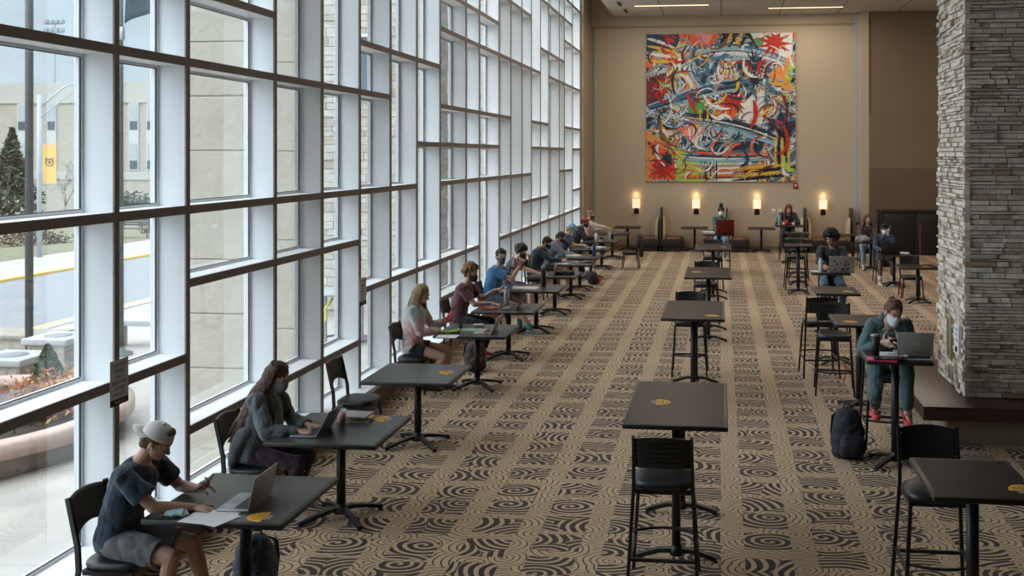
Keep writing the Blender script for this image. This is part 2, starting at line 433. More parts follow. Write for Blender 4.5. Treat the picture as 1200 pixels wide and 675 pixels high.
tag(a.build('wall_left', pbr('stone_return', (.36,.28,.20), .8, var=.2, nscale=9)), kind='structure')
a = MB(); a.box(-4.62,-4.48, 4.08, 30.33, 9.3, 9.5); tag(a.build('trim_5', m_cap), kind='structure')

# ------------------------------------------------------------------ stone column and its dark ledge
def stone_mat(name, c1, c2, c3, lo=.45):
    m = bpy.data.materials.new(name); nt, N, L = nodes_of(m); b = N['Principled BSDF']; b.inputs['Roughness'].default_value = .85
    g = N.new('ShaderNodeNewGeometry'); cr = N.new('ShaderNodeValToRGB'); e = cr.color_ramp.elements
    e[0].color = (*c1,1); e[1].color = (*c2,1); e[1].position = .55
    x = e.new(.86); x.color = (*c2,1); x = e.new(.93); x.color = (*c3,1)
    L.new(g.outputs['Random Per Island'], cr.inputs[0])
    tc = N.new('ShaderNodeTexCoord'); nz = N.new('ShaderNodeTexNoise'); nz.inputs['Scale'].default_value = 9; nz.inputs['Detail'].default_value = 6; nz.inputs['Roughness'].default_value = .65
    L.new(tc.outputs['Object'], nz.inputs['Vector'])
    hs = N.new('ShaderNodeHueSaturation'); mr = N.new('ShaderNodeMapRange'); mr.inputs[1].default_value = .3; mr.inputs[2].default_value = .7; mr.inputs[3].default_value = .72; mr.inputs[4].default_value = 1.2
    L.new(nz.outputs[0], mr.inputs[0]); L.new(mr.outputs[0], hs.inputs['Value']); L.new(cr.outputs[0], hs.inputs['Color']); L.new(hs.outputs[0], b.inputs['Base Color'])
    bp = N.new('ShaderNodeBump'); bp.inputs['Strength'].default_value = .7; bp.inputs['Distance'].default_value = .02
    L.new(nz.outputs[0], bp.inputs['Height']); L.new(bp.outputs[0], b.inputs['Normal'])
    return m
def ledgestone(name, x0, x1, y0, y1, z0, z1, mat, faces='xXyY', hmin=.024, hmax=.068, lmin=.09, lmax=.36, depth=.05, jit=.024, seed=1):
    rnd = random.Random(seed); a = MB()
    a.box(x0+depth, x1-depth, y0+depth, y1-depth, z0, z1)
    def run(along, lo, hi, put):
        z = z0
        while z < z1-.01:
            h = min(rnd.uniform(hmin, hmax), z1-z)
            u = lo
            while u < hi-.01:
                l = rnd.uniform(lmin, lmax)
                if hi-(u+l) < lmin*.6: l = hi-u
                d = rnd.uniform(-jit, jit)
                t1, t2 = rnd.uniform(-.004,.004), rnd.uniform(-.004,.004)
                put(u, u+l-.003, z+.001, z+h-.0015, d, t1, t2); u += l
            z += h
    def quad_block(P):
        a._new(P, [(0,1,2,3),(7,6,5,4),(0,4,5,1),(1,5,6,2),(2,6,7,3),(3,7,4,0)], 0)
    def fx(xf, sgn):
        def put(u, v, za, zb, d, t1, t2):
            xo = xf+sgn*d; xi = xf-sgn*depth*1.2; e = .004
            quad_block([(xo+sgn*t1,u+e,za+e),(xo+sgn*t2,v-e,za+e),(xo-sgn*t1,v-e,zb-e),(xo-sgn*t2,u+e,zb-e),(xi,u,za),(xi,v,za),(xi,v,zb),(xi,u,zb)])
        return put
    def fy(yf, sgn):
        def put(u, v, za, zb, d, t1, t2):
            yo = yf+sgn*d; yi = yf-sgn*depth*1.2; e = .004
            quad_block([(u+e,yo+sgn*t1,za+e),(v-e,yo+sgn*t2,za+e),(v-e,yo-sgn*t1,zb-e),(u+e,yo-sgn*t2,zb-e),(u,yi,za),(v,yi,za),(v,yi,zb),(u,yi,zb)])
        return put
    if 'x' in faces: run('y', y0, y1, fx(x0, -1))
    if 'X' in faces: run('y', y0, y1, fx(x1, 1))
    if 'y' in faces: run('x', x0, x1, fy(y0, -1))
    if 'Y' in faces: run('x', x0, x1, fy(y1, 1))
    return a.build(name, mat)
m_ledge = stone_mat('ledgestone', (.52,.45,.37), (.74,.665,.575), (.44,.32,.22))
CX0, CX1, CY0, CY1 = 2.62, 4.15, 11.18, 12.5
o = ledgestone('pillar', CX0, CX1, CY0, CY1, .42, ZC-.002, m_ledge, seed=4)
tag(o, kind='structure')
m_wood = pbr('dark_wood', (.050,.022,.016), .35, var=.25, nscale=5, coat=.3)
t = thing('ledge_bench', 'dark brown wooden ledge wrapping the base of the stone pillar', 'bench', (3.1, 11.6, 0))
a = MB(); a.rbox(-1.0, 1.7, -.88, 1.6, .32, .415, .008); a.build('top', m_wood, t)
a = MB(); a.box(-.72, 1.55, -.72, 1.5, 0, .32); a.build('base', pbr('ledge_base', (.36,.30,.22), .7), t)
a = MB(); a.rbox(-1.0, 1.7, -.88, -.83, .27, .33, .004); a.rbox(-1.0, -.95, -.83, 1.6, .27, .33, .004); a.build('apron', m_wood, t)
# plates and notice on the pillar's window side
def plate(y0, y1, z0, z1, lab, sign=False):
    t = thing('wall_plate', lab, 'wall plate', (CX0-.03, (y0+y1)/2, z0))
    w, h = (y1-y0)/2, z1-z0
    a = MB(); a.rbox(-.012, .06, -w, w, 0, h, .006); a.build('plate', pbr('bronze_plate', (.42,.34,.22), .45, .3), t)
    a = MB(); a.box(-.016, -.011, -w*.5, w*.5, h*.08, h*.92); a.build('groove', pbr('plate_groove', (.16,.12,.08), .5), t)
plate(11.68, 11.86, .72, 1.22, 'tall bronze slot plate on the window side of the stone pillar')
plate(11.62, 11.78, .50, .66, 'short bronze slot plate low on the stone pillar')
t = thing('notice', 'small white notice sheet beside the tall plate on stone pillar', 'sign', (CX0-.035, 11.38, 1.0))
a = MB(); a.box(-.004,.03,-.11,.11,-.15,.17); a.build('sheet', m_paper, t)
for k, s in enumerate(('PLEASE', 'WEAR', 'A MASK')):
    text(s, .045, m_ink, t, (-.0045, 0, .12-.06*k), (R(90), 0, R(-90)))
a = MB(); a.box(-.007,-.004,-.05,.05,-.13,-.07); a.build('footer', m_ink, t)

# ------------------------------------------------------------------ sconces, painting, fittings on the back wall
m_shade = pbr('sconce_shade', (.9,.82,.7), .6, emit=(1,.68,.42), estr=1.15)
SX = [-2.74, -.80, 1.14, 3.22]
SL = ['leftmost lit wall sconce, above the first empty table by the back wall', 'lit wall sconce above the second empty table, left of the person with the red laptop',
      'lit wall sconce above the third empty table, right of the person with the red laptop', 'rightmost lit wall sconce, between the light switches and the pilaster']
for i, x in enumerate(SX):
    t = thing('wall_sconce', SL[i], 'wall lamp', (x, YB, 1.32), group='wall sconces on the back wall')
    a = MB(); a.rbox(-.05,.05,-.05,0,-.16,.02,.006); a.rbox(-.08,.08,-.02,0,-.20,-.04,.004); a.bar((0,-.05,-.06),(0,-.09,.02),.02); a.build('bracket', m_blackmetal, t)
    a = MB(); z0, z1 = .0, .28
    a.box(-.115,.115,-.155,-.150,z0,z1); a.box(-.115,-.110,-.150,-.02,z0,z1); a.box(.110,.115,-.150,-.02,z0,z1)
    a.build('lamp_shade', m_shade, t)
    for dz in (.12, .42):
        l = bpy.data.lights.new('sconce_bulb', 'POINT'); l.energy = 1.6 if dz > .2 else .8; l.color = (1,.62,.34); l.shadow_soft_size = .03
        lo = bpy.data.objects.new('sconce_bulb', l); COL.objects.link(lo); lo.parent = t; lo.location = (0, -.09, dz)
for i, x in enumerate((1.68, 1.86)):
    t = thing('light_switch', ['white switch plate on the back wall, the left of the pair', 'white switch plate on the back wall, the right of the pair'][i], 'light switch', (x, YB, 1.22))
    a = MB(); a.rbox(-.055,.055,-.012,0,-.09,.09,.004); a.build('plate', m_white, t)
    a = MB(); a.rbox(-.018,.018,-.018,-.011,-.03,.03,.002); a.build('rocker', pbr('rocker', (.55,.55,.52), .4), t)
t = thing('fire_alarm', 'small red fire alarm strobe below the right corner of the painting', 'fire alarm', (2.36, YB, 2.05))
a = MB(); a.rbox(-.07,.07,-.05,0,-.09,.09,.01); a.build('housing', pbr('alarm_red', (.35,.02,.03), .4), t)
a = MB(); a.rbox(-.03,.03,-.065,-.048,-.02,.04,.005); a.build('lens', m_white, t)

def painting():
    W = 4.78; H = 4.78; x0 = -2.42; z0 = 2.17
    t = thing('painting', 'huge square nine panel abstract painting in blue, red, orange and yellow on the back wall', 'painting', (x0+W/2, YB, z0))
    m = bpy.data.materials.new('abstract_ground'); nt, N, L = nodes_of(m); b = N['Principled BSDF']; b.inputs['Roughness'].default_value = .6
    tc = N.new('ShaderNodeTexCoord'); n1 = N.new('ShaderNodeTexNoise'); n1.inputs['Scale'].default_value = 1.1; n1.inputs['Distortion'].default_value = 1.5; n1.inputs['Detail'].default_value = 2
    L.new(tc.outputs['Object'], n1.inputs['Vector'])
    cr = N.new('ShaderNodeValToRGB'); cr.color_ramp.interpolation = 'CONSTANT'; e = cr.color_ramp.elements
    cols = [(0,(.02,.03,.05)),(.36,(.06,.16,.26)),(.42,(.5,.6,.64)),(.455,(.03,.06,.1)),(.48,(.75,.78,.76)),(.505,(.08,.2,.3)),(.53,(.03,.03,.035)),(.55,(.85,.16,.05)),(.58,(.35,.5,.10)),(.60,(.7,.72,.68)),(.63,(.65,.35,.03)),(.68,(.4,.03,.02))]
    e[0].position = 0; e[0].color = (*cols[0][1],1); e[1].position = cols[1][0]; e[1].color = (*cols[1][1],1)
    for p, c in cols[2:]:
        q = e.new(p); q.color = (*c,1)
    L.new(n1.outputs['Fac'], cr.inputs[0]); L.new(cr.outputs[0], b.inputs['Base Color'])
    for i in range(3):
        for j in range(3):
            a = MB(); a.box(-W/2+i*W/3+.006, -W/2+(i+1)*W/3-.006, -.06, -.005, j*H/3+.006, (j+1)*H/3-.006); a.build('canvas_panel', m, t)
    P = {'navy':(.012,.035,.07),'blue':(.05,.17,.30),'sky':(.28,.48,.60),'white':(.78,.80,.78),'black':(.012,.012,.014),'red':(.50,.02,.012),'verm':(.85,.12,.04),
         'orange':(.90,.30,.08),'yellow':(.80,.45,.03),'lime':(.42,.62,.10),'green':(.10,.34,.10),'pink':(.90,.28,.28),'maroon':(.14,.02,.03),'grey':(.30,.27,.29),'teal':(.10,.38,.38),'brown':(.22,.09,.03)}
    names = list(P); mats = [pbr('paint_'+k, P[k], .55, var=.35, nscale=6) for k in names]
    a = MB(); rnd = random.Random(11); cnt = [0]
    def inside(p): return min(max(p[0], .003), .997), min(max(p[1], .003), .997)
    def stroke(pts, w, col, taper=True):
        """pts in unit square (x right, y up); ribbon with varying width"""
        n = 18; cnt[0] += 1; y = -.0604-cnt[0]*.00012
        def bez(t):
            q = [Vector((p[0], p[1])) for p in pts]
            while len(q) > 1: q = [q[i].lerp(q[i+1], t) for i in range(len(q)-1)]
            return q[0]
        Lp = [bez(i/n) for i in range(n+1)]; v = []
        for i, p in enumerate(Lp):
            d = Lp[min(i+1,n)]-Lp[max(i-1,0)]
            if d.length < 1e-6: d = Vector((1,0))
            d.normalize(); nn = Vector((-d.y, d.x)); ww = w*((math.sin(PI*(i+.5)/(n+1))**.6) if taper else 1)*(1+.15*rnd.uniform(-1,1))
            for s in (1,-1):
                q = inside(p+nn*ww*s/2); v.append(((q[0]-.5)*W, y, q[1]*H))
        f = [(2*i, 2*i+1, 2*i+3, 2*i+2) for i in range(n) if .01 < (Lp[i].x+Lp[i+1].x)/2 < .99 and .01 < (Lp[i].y+Lp[i+1].y)/2 < .99]
        a._new(v, f, names.index(col))
    def poly(pts, col):
        cnt[0] += 1; y = -.0604-cnt[0]*.00012
        a._new([((inside(p)[0]-.5)*W, y, inside(p)[1]*H) for p in pts], [tuple(range(len(pts)))], names.index(col))
    def burst(cx, cy, r, col, n=11, asp=1.):
        pts = []
        for k in range(2*n):
            an = PI*k/n+rnd.uniform(-.1,.1); rr = r*(rnd.uniform(.8,1.15) if k%2 == 0 else rnd.uniform(.35,.5))
            pts.append((cx+rr*math.cos(an)*asp, cy+rr*math.sin(an)))
        poly(pts, col)
    # colour fields
    poly([(.0,.88),(.0,1),(.25,1),(.2,.9)], 'navy')
    for k in range(4): stroke([(.0,.97-.05*k),(.08,.96-.05*k),(.2,.9-.03*k)], .022, 'yellow' if k%2 else 'white')
    poly([(.22,1),(.50,1),(.44,.9),(.3,.92),(.24,.94)], 'verm'); poly([(.33,1),(.46,1),(.42,.93),(.36,.95)], 'pink')
    for k in range(5): poly([(.53+.035*k,1),(.55+.035*k,1),(.50+.035*k,.90),(.48+.035*k,.90)], 'yellow' if k%2 else 'black')
    poly([(.70,1),(.98,1),(.98,.80),(.88,.86),(.76,.90)], 'white'); poly([(.70,.95),(.80,.98),(.78,.90)], 'green')
    poly([(.82,.72),(.98,.86),(.98,.60),(.86,.66)], 'orange'); poly([(.93,.70),(.98,.84),(.98,.62)], 'lime')
    poly([(.0,.70),(.14,.74),(.12,.55),(.0,.52)], 'maroon')
    poly([(.0,.0),(.16,.02),(.14,.22),(.0,.36)], 'orange'); poly([(.02,.02),(.2,.02),(.19,.2),(.08,.24)], 'verm')
    poly([(.20,.0),(.42,.0),(.36,.14),(.22,.22)], 'lime'); poly([(.40,.0),(.74,.0),(.70,.16),(.42,.16)], 'white')
    poly([(.45,.46),(.62,.62),(.60,.44),(.5,.40)], 'verm'); poly([(.30,.60),(.40,.55),(.38,.44),(.28,.46)], 'green')
    poly([(.64,.55),(.80,.62),(.78,.40),(.62,.42)], 'white')
    # big blue sweeps
    for k in range(16):
        o_ = rnd.uniform(-.05,.05); stroke([(.22,.80+o_),(.45,.95+o_),(.75,.88+o_*.6),(.94,.80+o_*.5)], rnd.uniform(.008,.035), rnd.choice(['blue','navy','sky','sky','white','blue']))
    for k in range(14):
        o_ = rnd.uniform(-.04,.04); stroke([(.02,.50+o_*.5),(.25,.56+o_),(.45,.66+o_),(.70,.66+o_)], rnd.uniform(.008,.03), rnd.choice(['blue','navy','sky','white','sky']))
    for k in range(14):
        o_ = rnd.uniform(-.05,.05); stroke([(.25,.42+o_),(.5,.40+o_*.7),(.7,.36+o_),(.95,.24+o_*.5)], rnd.uniform(.006,.026), rnd.choice(['blue','navy','sky','white','teal']))
    for k in range(16):
        o_ = rnd.uniform(0,.2); stroke([(.22,.22-o_),(.45,.18-o_*.8),(.8,.20-o_*.8)], rnd.uniform(.006,.02), rnd.choice(['blue','white','sky','navy','white','verm','teal']))
    # yellow / black bars
    for k in range(5): poly([(.86+.022*k,.30),(.875+.022*k,.30),(.875+.022*k,.08),(.86+.022*k,.08)], 'yellow' if k%2 == 0 else 'black')
    for k in range(4): stroke([(.58,.01+.025*k),(.78,.03+.025*k),(.98,.05+.022*k)], .02, 'yellow' if k%2 else 'black')
    for k in range(4): poly([(.36+.025*k,.49),(.372+.025*k,.49),(.372+.025*k,.41),(.36+.025*k,.41)], 'black' if k%2 else 'yellow')
    for k in range(4): poly([(.41+.02*k,.13),(.42+.02*k,.13),(.42+.02*k,.01),(.41+.02*k,.01)], 'black' if k%2 else 'teal')
    # leaves and bursts
    burst(.86,.93,.11,'red',11,1.1); burst(.16,.97,.06,'red',9); burst(.58,.54,.085,'red',11,1.15); burst(.10,.64,.08,'red',9); burst(.12,.08,.10,'red',9); burst(.14,.15,.07,'navy',8)
    burst(.73,.80,.10,'navy',13,.8); burst(.73,.68,.06,'black',11); burst(.63,.78,.05,'navy',9)
    # pink feather, yellow ribbon
    for k in range(9): stroke([(.30,.25),(.26+.015*k,.35),(.20+.025*k,.40-.01*abs(k-4))], .016, rnd.choice(['pink','orange','pink','white']))
    stroke([(.09,.46),(.12,.30),(.22,.12),(.45,.02)], .022, 'yellow'); stroke([(.08,.44),(.14,.26),(.25,.1),(.5,.01)], .008, 'lime')
    # loops and tangles
    for k in range(230):
        x, y = rnd.uniform(.03,.97), rnd.uniform(.04,.97); r = rnd.uniform(.02,.10); an = rnd.uniform(0,2*PI)
        pts = [(x, y)]
        for q in range(3):
            an += rnd.uniform(.5,1.5); pts.append((pts[-1][0]+r*math.cos(an), pts[-1][1]+r*math.sin(an)))
        stroke(pts, rnd.choice([.004,.006,.008,.012,.016,.022]), rnd.choice(['black','navy','white','grey','maroon','red','yellow','blue','sky','brown','verm','grey','white','navy','black','blue','white','maroon','lime']))
    stroke([(.86,.42),(.98,.38),(.97,.14),(.86,.20)], .022, 'red'); stroke([(.9,.6),(.97,.5),(.95,.36),(.88,.38)], .02, 'maroon')
    stroke([(.27,.6),(.30,.54),(.34,.46)], .022, 'red'); stroke([(.72,.55),(.76,.44),(.70,.36)], .03, 'red'); stroke([(.22,.96),(.30,1.),(.34,.86),(.26,.80)], .02, 'grey')
    a.build('brushwork', mats, t)
painting()

# dark cabinet run with copper uprights at the far right
t = thing('dark_cabinet', 'long black cabinet unit with copper uprights below the brown bulkhead', 'cabinet', (6.6, 31.3, 0))
m_cab = pbr('cabinet_black', (.014,.011,.011), .45)
a = MB(); a.box(-1.75,2.3,-.3,.55,0,1.30); a.build('body', m_cab, t)
a = MB(); a.box(-1.78,2.3,-.34,.56,1.30,1.335); a.build('top', m_cab, t)
for k in range(4):
    a = MB(); a.rbox(-1.70+.98*k,-.78+.98*k,-.325,-.30,.08,1.26,.006); a.build('door', pbr('cab_door', (.018,.014,.014), .4), t)
for x in (-1.74,-.66,.42,.56):
    a = MB(); a.box(x,x+.05,-.345,-.30,0,.95); a.build('upright', pbr('copper_trim', (.22,.09,.04), .4, .5), t)
t = thing('dark_box', 'small dark box on top of the black cabinet unit', 'box', (7.4, 31.2, 1.335))
a = MB(); a.rbox(-.12,.12,-.08,.08,0,.09,.01); a.build('case', m_black, t)
a = MB(); a.box(-.11,.11,-.085,-.078,.06,.07); a.build('seam', m_grey, t)
# ------------------------------------------------------------------ world: overcast sky
w = bpy.data.worlds.new('overcast_sky'); SC.world = w; w.use_nodes = True
N, L = w.node_tree.nodes, w.node_tree.links
bg = N['Background']; tc = N.new('ShaderNodeTexCoord'); sp = N.new('ShaderNodeSeparateXYZ'); L.new(tc.outputs['Generated'], sp.inputs[0])
cr = N.new('ShaderNodeValToRGB'); e = cr.color_ramp.elements
e[0].position = 0; e[0].color = (.74,.83,.90,1); e[1].position = 1; e[1].color = (.96,.98,1.0,1)
x = e.new(.12); x.color = (.62,.73,.82,1); x = e.new(.35); x.color = (.82,.88,.94,1)
nz = N.new('ShaderNodeTexNoise'); nz.inputs['Scale'].default_value = 3.5; nz.inputs['Detail'].default_value = 5; nz.inputs['Roughness'].default_value = .55
mp = N.new('ShaderNodeMapping'); mp.inputs['Scale'].default_value = (1,1,3.2); L.new(tc.outputs['Generated'], mp.inputs[0]); L.new(mp.outputs[0], nz.inputs['Vector'])
L.new(sp.outputs[2], cr.inputs[0])
mr = N.new('ShaderNodeMapRange'); mr.inputs[1].default_value = .35; mr.inputs[2].default_value = .65; mr.inputs[3].default_value = 1.55; mr.inputs[4].default_value = 2.0
L.new(nz.outputs['Fac'], mr.inputs[0])
st = N.new('ShaderNodeMapRange'); st.inputs[1].default_value = .1; st.inputs[2].default_value = .8; st.inputs[3].default_value = 1.0; st.inputs[4].default_value = SKY_ZENITH
L.new(sp.outputs[2], st.inputs[0])
mu = N.new('ShaderNodeMath'); mu.operation = 'MULTIPLY'; L.new(mr.outputs[0], mu.inputs[0]); L.new(st.outputs[0], mu.inputs[1])
dt = N.new('ShaderNodeVectorMath'); dt.operation = 'DOT_PRODUCT'; dt.inputs[1].default_value = Vector(LOBE_DIR).normalized()
nm = N.new('ShaderNodeVectorMath'); nm.operation = 'NORMALIZE'; L.new(tc.outputs['Generated'], nm.inputs[0]); L.new(nm.outputs[0], dt.inputs[0])
lb = N.new('ShaderNodeMapRange'); lb.interpolation_type = 'SMOOTHERSTEP'; lb.inputs[1].default_value = .35; lb.inputs[2].default_value = 1.0; lb.inputs[3].default_value = 0; lb.inputs[4].default_value = LOBE  # bright sky patch added out of view to lighten the window mullions
L.new(dt.outputs['Value'], lb.inputs[0])
ad = N.new('ShaderNodeMath'); ad.operation = 'ADD'; L.new(mu.outputs[0], ad.inputs[0]); L.new(lb.outputs[0], ad.inputs[1])
L.new(cr.outputs[0], bg.inputs[0]); L.new(ad.outputs[0], bg.inputs[1])

# ------------------------------------------------------------------ ground outside
def gz(x, y=0):
    """terrain height: plaza falls to the street, street level, then falls away"""
    if x > -14.3: return -.12-.48*max(0, min(1, (-4.7-x)/9.6))
    if x > -26: return -.60
    return -.60-1.35*min(1, (-26-x)/22)
def strip(name, xs, y0, y1, mat, dz=0., lab=None, cat=None, kind='structure', n=1):
    a = MB()
    for x0, x1 in zip(xs[:-1], xs[1:]):
        a._new([(x0,y0,gz(x0)+dz),(x1,y0,gz(x1)+dz),(x1,y1,gz(x1)+dz),(x0,y1,gz(x0)+dz),(x0,y0,gz(x0)-.3),(x1,y0,gz(x1)-.3),(x1,y1,gz(x1)-.3),(x0,y1,gz(x0)-.3)],
               [(0,1,2,3),(4,7,6,5),(0,4,5,1),(1,5,6,2),(2,6,7,3),(3,7,4,0)])
    return tag(a.build(name, mat), lab, cat, kind=kind)
def conc_mat(name, c, bw=1.5, bh=1.5, mortar=.01, jc=.8):
    m = bpy.data.materials.new(name); nt, N, L = nodes_of(m); b = N['Principled BSDF']; b.inputs['Roughness'].default_value = .85
    tc = N.new('ShaderNodeTexCoord'); br = N.new('ShaderNodeTexBrick'); br.offset = 0
    br.inputs['Scale'].default_value = 1; br.inputs['Brick Width'].default_value = bw; br.inputs['Row Height'].default_value = bh; br.inputs['Mortar Size'].default_value = mortar
    br.inputs['Color1'].default_value = (*c,1); br.inputs['Color2'].default_value = (*[k*.93 for k in c],1); br.inputs['Mortar'].default_value = (*[k*jc for k in c],1)
    nz = N.new('ShaderNodeTexNoise'); nz.inputs['Scale'].default_value = 1.7; nz.inputs['Detail'].default_value = 7; L.new(tc.outputs['Object'], nz.inputs['Vector'])
    mx = N.new('ShaderNodeMix'); mx.data_type = 'RGBA'; mx.blend_type = 'MULTIPLY'; mx.inputs[0].default_value = 1
    mr = N.new('ShaderNodeMapRange'); mr.inputs[1].default_value = .3; mr.inputs[2].default_value = .7; mr.inputs[3].default_value = .82; mr.inputs[4].default_value = 1.1; L.new(nz.outputs[0], mr.inputs[0])
    L.new(tc.outputs['Object'], br.inputs['Vector']); L.new(br.outputs[0], mx.inputs[6]); L.new(mr.outputs[0], mx.inputs[7]); L.new(mx.outputs[2], b.inputs['Base Color'])
    return m
m_plaza = conc_mat('plaza_concrete', (.41,.385,.35), 2.4, 2.4, .012, .72)
m_walk = conc_mat('sidewalk_concrete', (.40,.385,.36), 1.5, 1.5, .012, .8)
m_road = pbr('asphalt', (.22,.235,.255), .85, var=.10, nscale=.7)
m_yl = pbr('kerb_yellow', (.72,.50,.13), .8, var=.15, nscale=3)
m_grass = pbr('lawn', (.17,.165,.10), .95, var=.45, nscale=2.5, bump=.5, bscale=30)
strip('plaza_ground', [-4.6,-9,-13.9], -12, 70, m_plaza)
strip('kerb', [-13.9,-14.25], -12, 110, m_walk, .02)
strip('kerb', [-14.25,-14.42], -12, 110, m_yl, .01)
strip('road', [-14.42,-20.7], -12, 120, m_road, -.06)
strip('kerb', [-20.7,-20.9], -12, 120, m_yl, .02)
strip('sidewalk', [-20.9,-24.2], -12, 120, m_walk, .02)
strip('lawn_ground', [-24.2,-26,-32,-38,-48,-70,-130], -12, 150, m_grass, .03)

# ------------------------------------------------------------------ limestone piers outside the windows
def lime_mat():
    m = bpy.data.materials.new('limestone'); nt, N, L = nodes_of(m); b = N['Principled BSDF']; b.inputs['Roughness'].default_value = .9
    tc = N.new('ShaderNodeTexCoord'); n1 = N.new('ShaderNodeTexNoise'); n1.inputs['Scale'].default_value = 2.2; n1.inputs['Detail'].default_value = 8; n1.inputs['Roughness'].default_value = .6
    L.new(tc.outputs['Object'], n1.inputs['Vector'])
    mx = N.new('ShaderNodeMix'); mx.data_type = 'RGBA'; mx.inputs[6].default_value = (.42,.385,.32,1); mx.inputs[7].default_value = (.60,.56,.48,1); L.new(n1.outputs[0], mx.inputs[0]); L.new(mx.outputs[2], b.inputs['Base Color'])
    n2 = N.new('ShaderNodeTexNoise'); n2.inputs['Scale'].default_value = 11; n2.inputs['Detail'].default_value = 5; L.new(tc.outputs['Object'], n2.inputs['Vector'])
    bp = N.new('ShaderNodeBump'); bp.inputs['Strength'].default_value = .45; bp.inputs['Distance'].default_value = .03; L.new(n2.outputs[0], bp.inputs['Height']); L.new(bp.outputs[0], b.inputs['Normal'])
    return m
m_lime = lime_mat()
def pier(x0, x1, y0, y1, h, z1=9.6, base=-.3):
    a = MB(); z = 3.09-math.ceil((3.09-base)/h)*h
    while z < z1:
        a.rbox(x0, x1, y0, y1, max(z, base)+.004, z+h-.004, .012, smooth=False); z += h
    a.box(x0+.02, x1-.02, y0+.02, y1-.02, base, z)
    return tag(a.build('wall_pier', m_lime), kind='structure')
pier(-5.43, -4.64, 9.62, 9.80, .555)
pier(-5.62, -5.02, 11.9, 12.1, 1.11)
pier(-5.15, -4.66, 15.6, 15.8, .62, 7.2)
pier(-5.20, -4.70, 19.0, 19.2, .62, 7.2)
m_ledge2 = stone_mat('ledgestone_outside', (.50,.47,.40), (.60,.56,.49), (.45,.40,.32))
tag(ledgestone('wall_wing', -8.7, -5.75, 19.7, 20.6, -.3, 6.9, m_ledge2, faces='yX', hmin=.10, hmax=.20, lmin=.25, lmax=.8, jit=.012, seed=9), kind='structure')
tag(ledgestone('wall_wing', -6.9, -5.3, 25.6, 26.4, -.3, 7.6, m_ledge2, faces='y', hmin=.10, hmax=.20, lmin=.25, lmax=.8, jit=.012, seed=10), kind='structure')
t = thing('wing_window', 'tall blue grey window set in the pale ledgestone wall outside', 'window', (-7.25, 19.66, 4.3))
a = MB(); a.box(-.45,.45,-.03,.05,0,1.15); a.build('glass_pane', pbr('dark_glass', (.10,.15,.19), .1), t)
a = MB(); a.box(-.5,.5,-.06,.05,-.06,0); a.box(-.5,.5,-.06,.05,1.15,1.21); a.box(-.5,-.45,-.06,.05,0,1.15); a.box(.45,.5,-.06,.05,0,1.15); a.build('frame', m_fin, t)
# building's own roof edge is out of view; the outdoor table with its yellow frame
t = thing('outdoor_table', 'grey outdoor table with yellow curved frame seen through the window beside the stone wall', 'table', (-6.5, 16.6, gz(-6.5)))
a = MB(); a.lathe([(.01,.86),(.50,.86),(.52,.885),(.50,.91),(.01,.91)], 28); a.build('tabletop', pbr('outdoor_grey', (.30,.32,.34), .5), t)
a = MB()
for s in (-1,1): a.bar((s*.33,.0,.0),(s*.33,.0,.86),.06)
a.bar((-.33,0,.55),(.33,0,.55),.05); a.build('frame', pbr('outdoor_grey2', (.30,.32,.34), .5), t)
a = MB()
for s in (-1,1): a.tube([(s*.10,-.2,.80),(s*.22,-.25,.62),(s*.20,-.25,.45),(s*.32,-.25,.30),(s*.24,-.25,.12)], .026)
a.build('tube_frame', pbr('yellow_tube', (.70,.62,.05), .5), t)
a = MB(); a.tube([(.45*math.cos(q*PI/8), .45*math.sin(q*PI/8), .06+.0*q) for q in range(17)], .022); a.build('ring_foot', pbr('dark_tube', (.12,.14,.16), .5), t)

# ------------------------------------------------------------------ planter and stone seats
m_block = ledge_block = stone_mat('planter_blocks', (.34,.31,.26), (.42,.39,.33), (.36,.30,.24))
def stone_pier(x, y, w, d, h, lab, cap=True):
    z = gz(x); t = thing('stone_pier', lab, 'stone pier', (x, y, z))
    s = ledgestone('block_body', -w/2, w/2, -d/2, d/2, 0, h, m_block, hmin=.12, hmax=.16, lmin=.2, lmax=.4, depth=.04, jit=.006, seed=int(x*-10)); s.parent = t
    a = MB(); a.rbox(-w/2-.06, w/2+.06, -d/2-.06, d/2+.06, h, h+.09, .012); a.build('cap_stone', pbr('cap_stone', (.42,.43,.44), .7), t)
    a = MB(); a.lathe([(.10,h+.09),(.20,h+.09),(.20,h+.096),(.10,h+.096)], 20); a.build('ring_mark', pbr('ring_mark', (.22,.24,.26), .7), t)
stone_pier(-9.90, 12.95, .66, .62, .52, 'near grey capped stone pier at the left edge outside, beside the orange shrub')
stone_pier(-10.20, 14.35, .62, .6, .55, 'far grey capped stone pier outside, behind the dark pole')
t = thing('stone_bench', 'low stone bench behind the conical evergreen shrub outside', 'bench', (-10.9, 16.9, gz(-10.9)))
a = MB(); a.rbox(-.2,1.25,-.25,.25,.42,.52,.012); a.build('seat', pbr('cap_stone', (.42,.43,.44), .7), t)
for xx in (-.05,1.0): a = MB(); a.rbox(xx,xx+.16,-.2,.2,0,.42,.01); a.build('leg', m_block, t)
t = thing('stone_bench', 'long brown low stone wall at the left edge outside, left of the dark pole', 'bench', (-12.9, 15.9, gz(-12.9)))
a = MB(); a.rbox(-2.4,1.6,-.3,.3,0,.45,.012); a.build('body', m_block, t)
a = MB(); a.rbox(-2.45,1.65,-.35,.35,.45,.52,.012); a.build('cap_stone', pbr('brown_cap', (.33,.30,.26), .8), t)
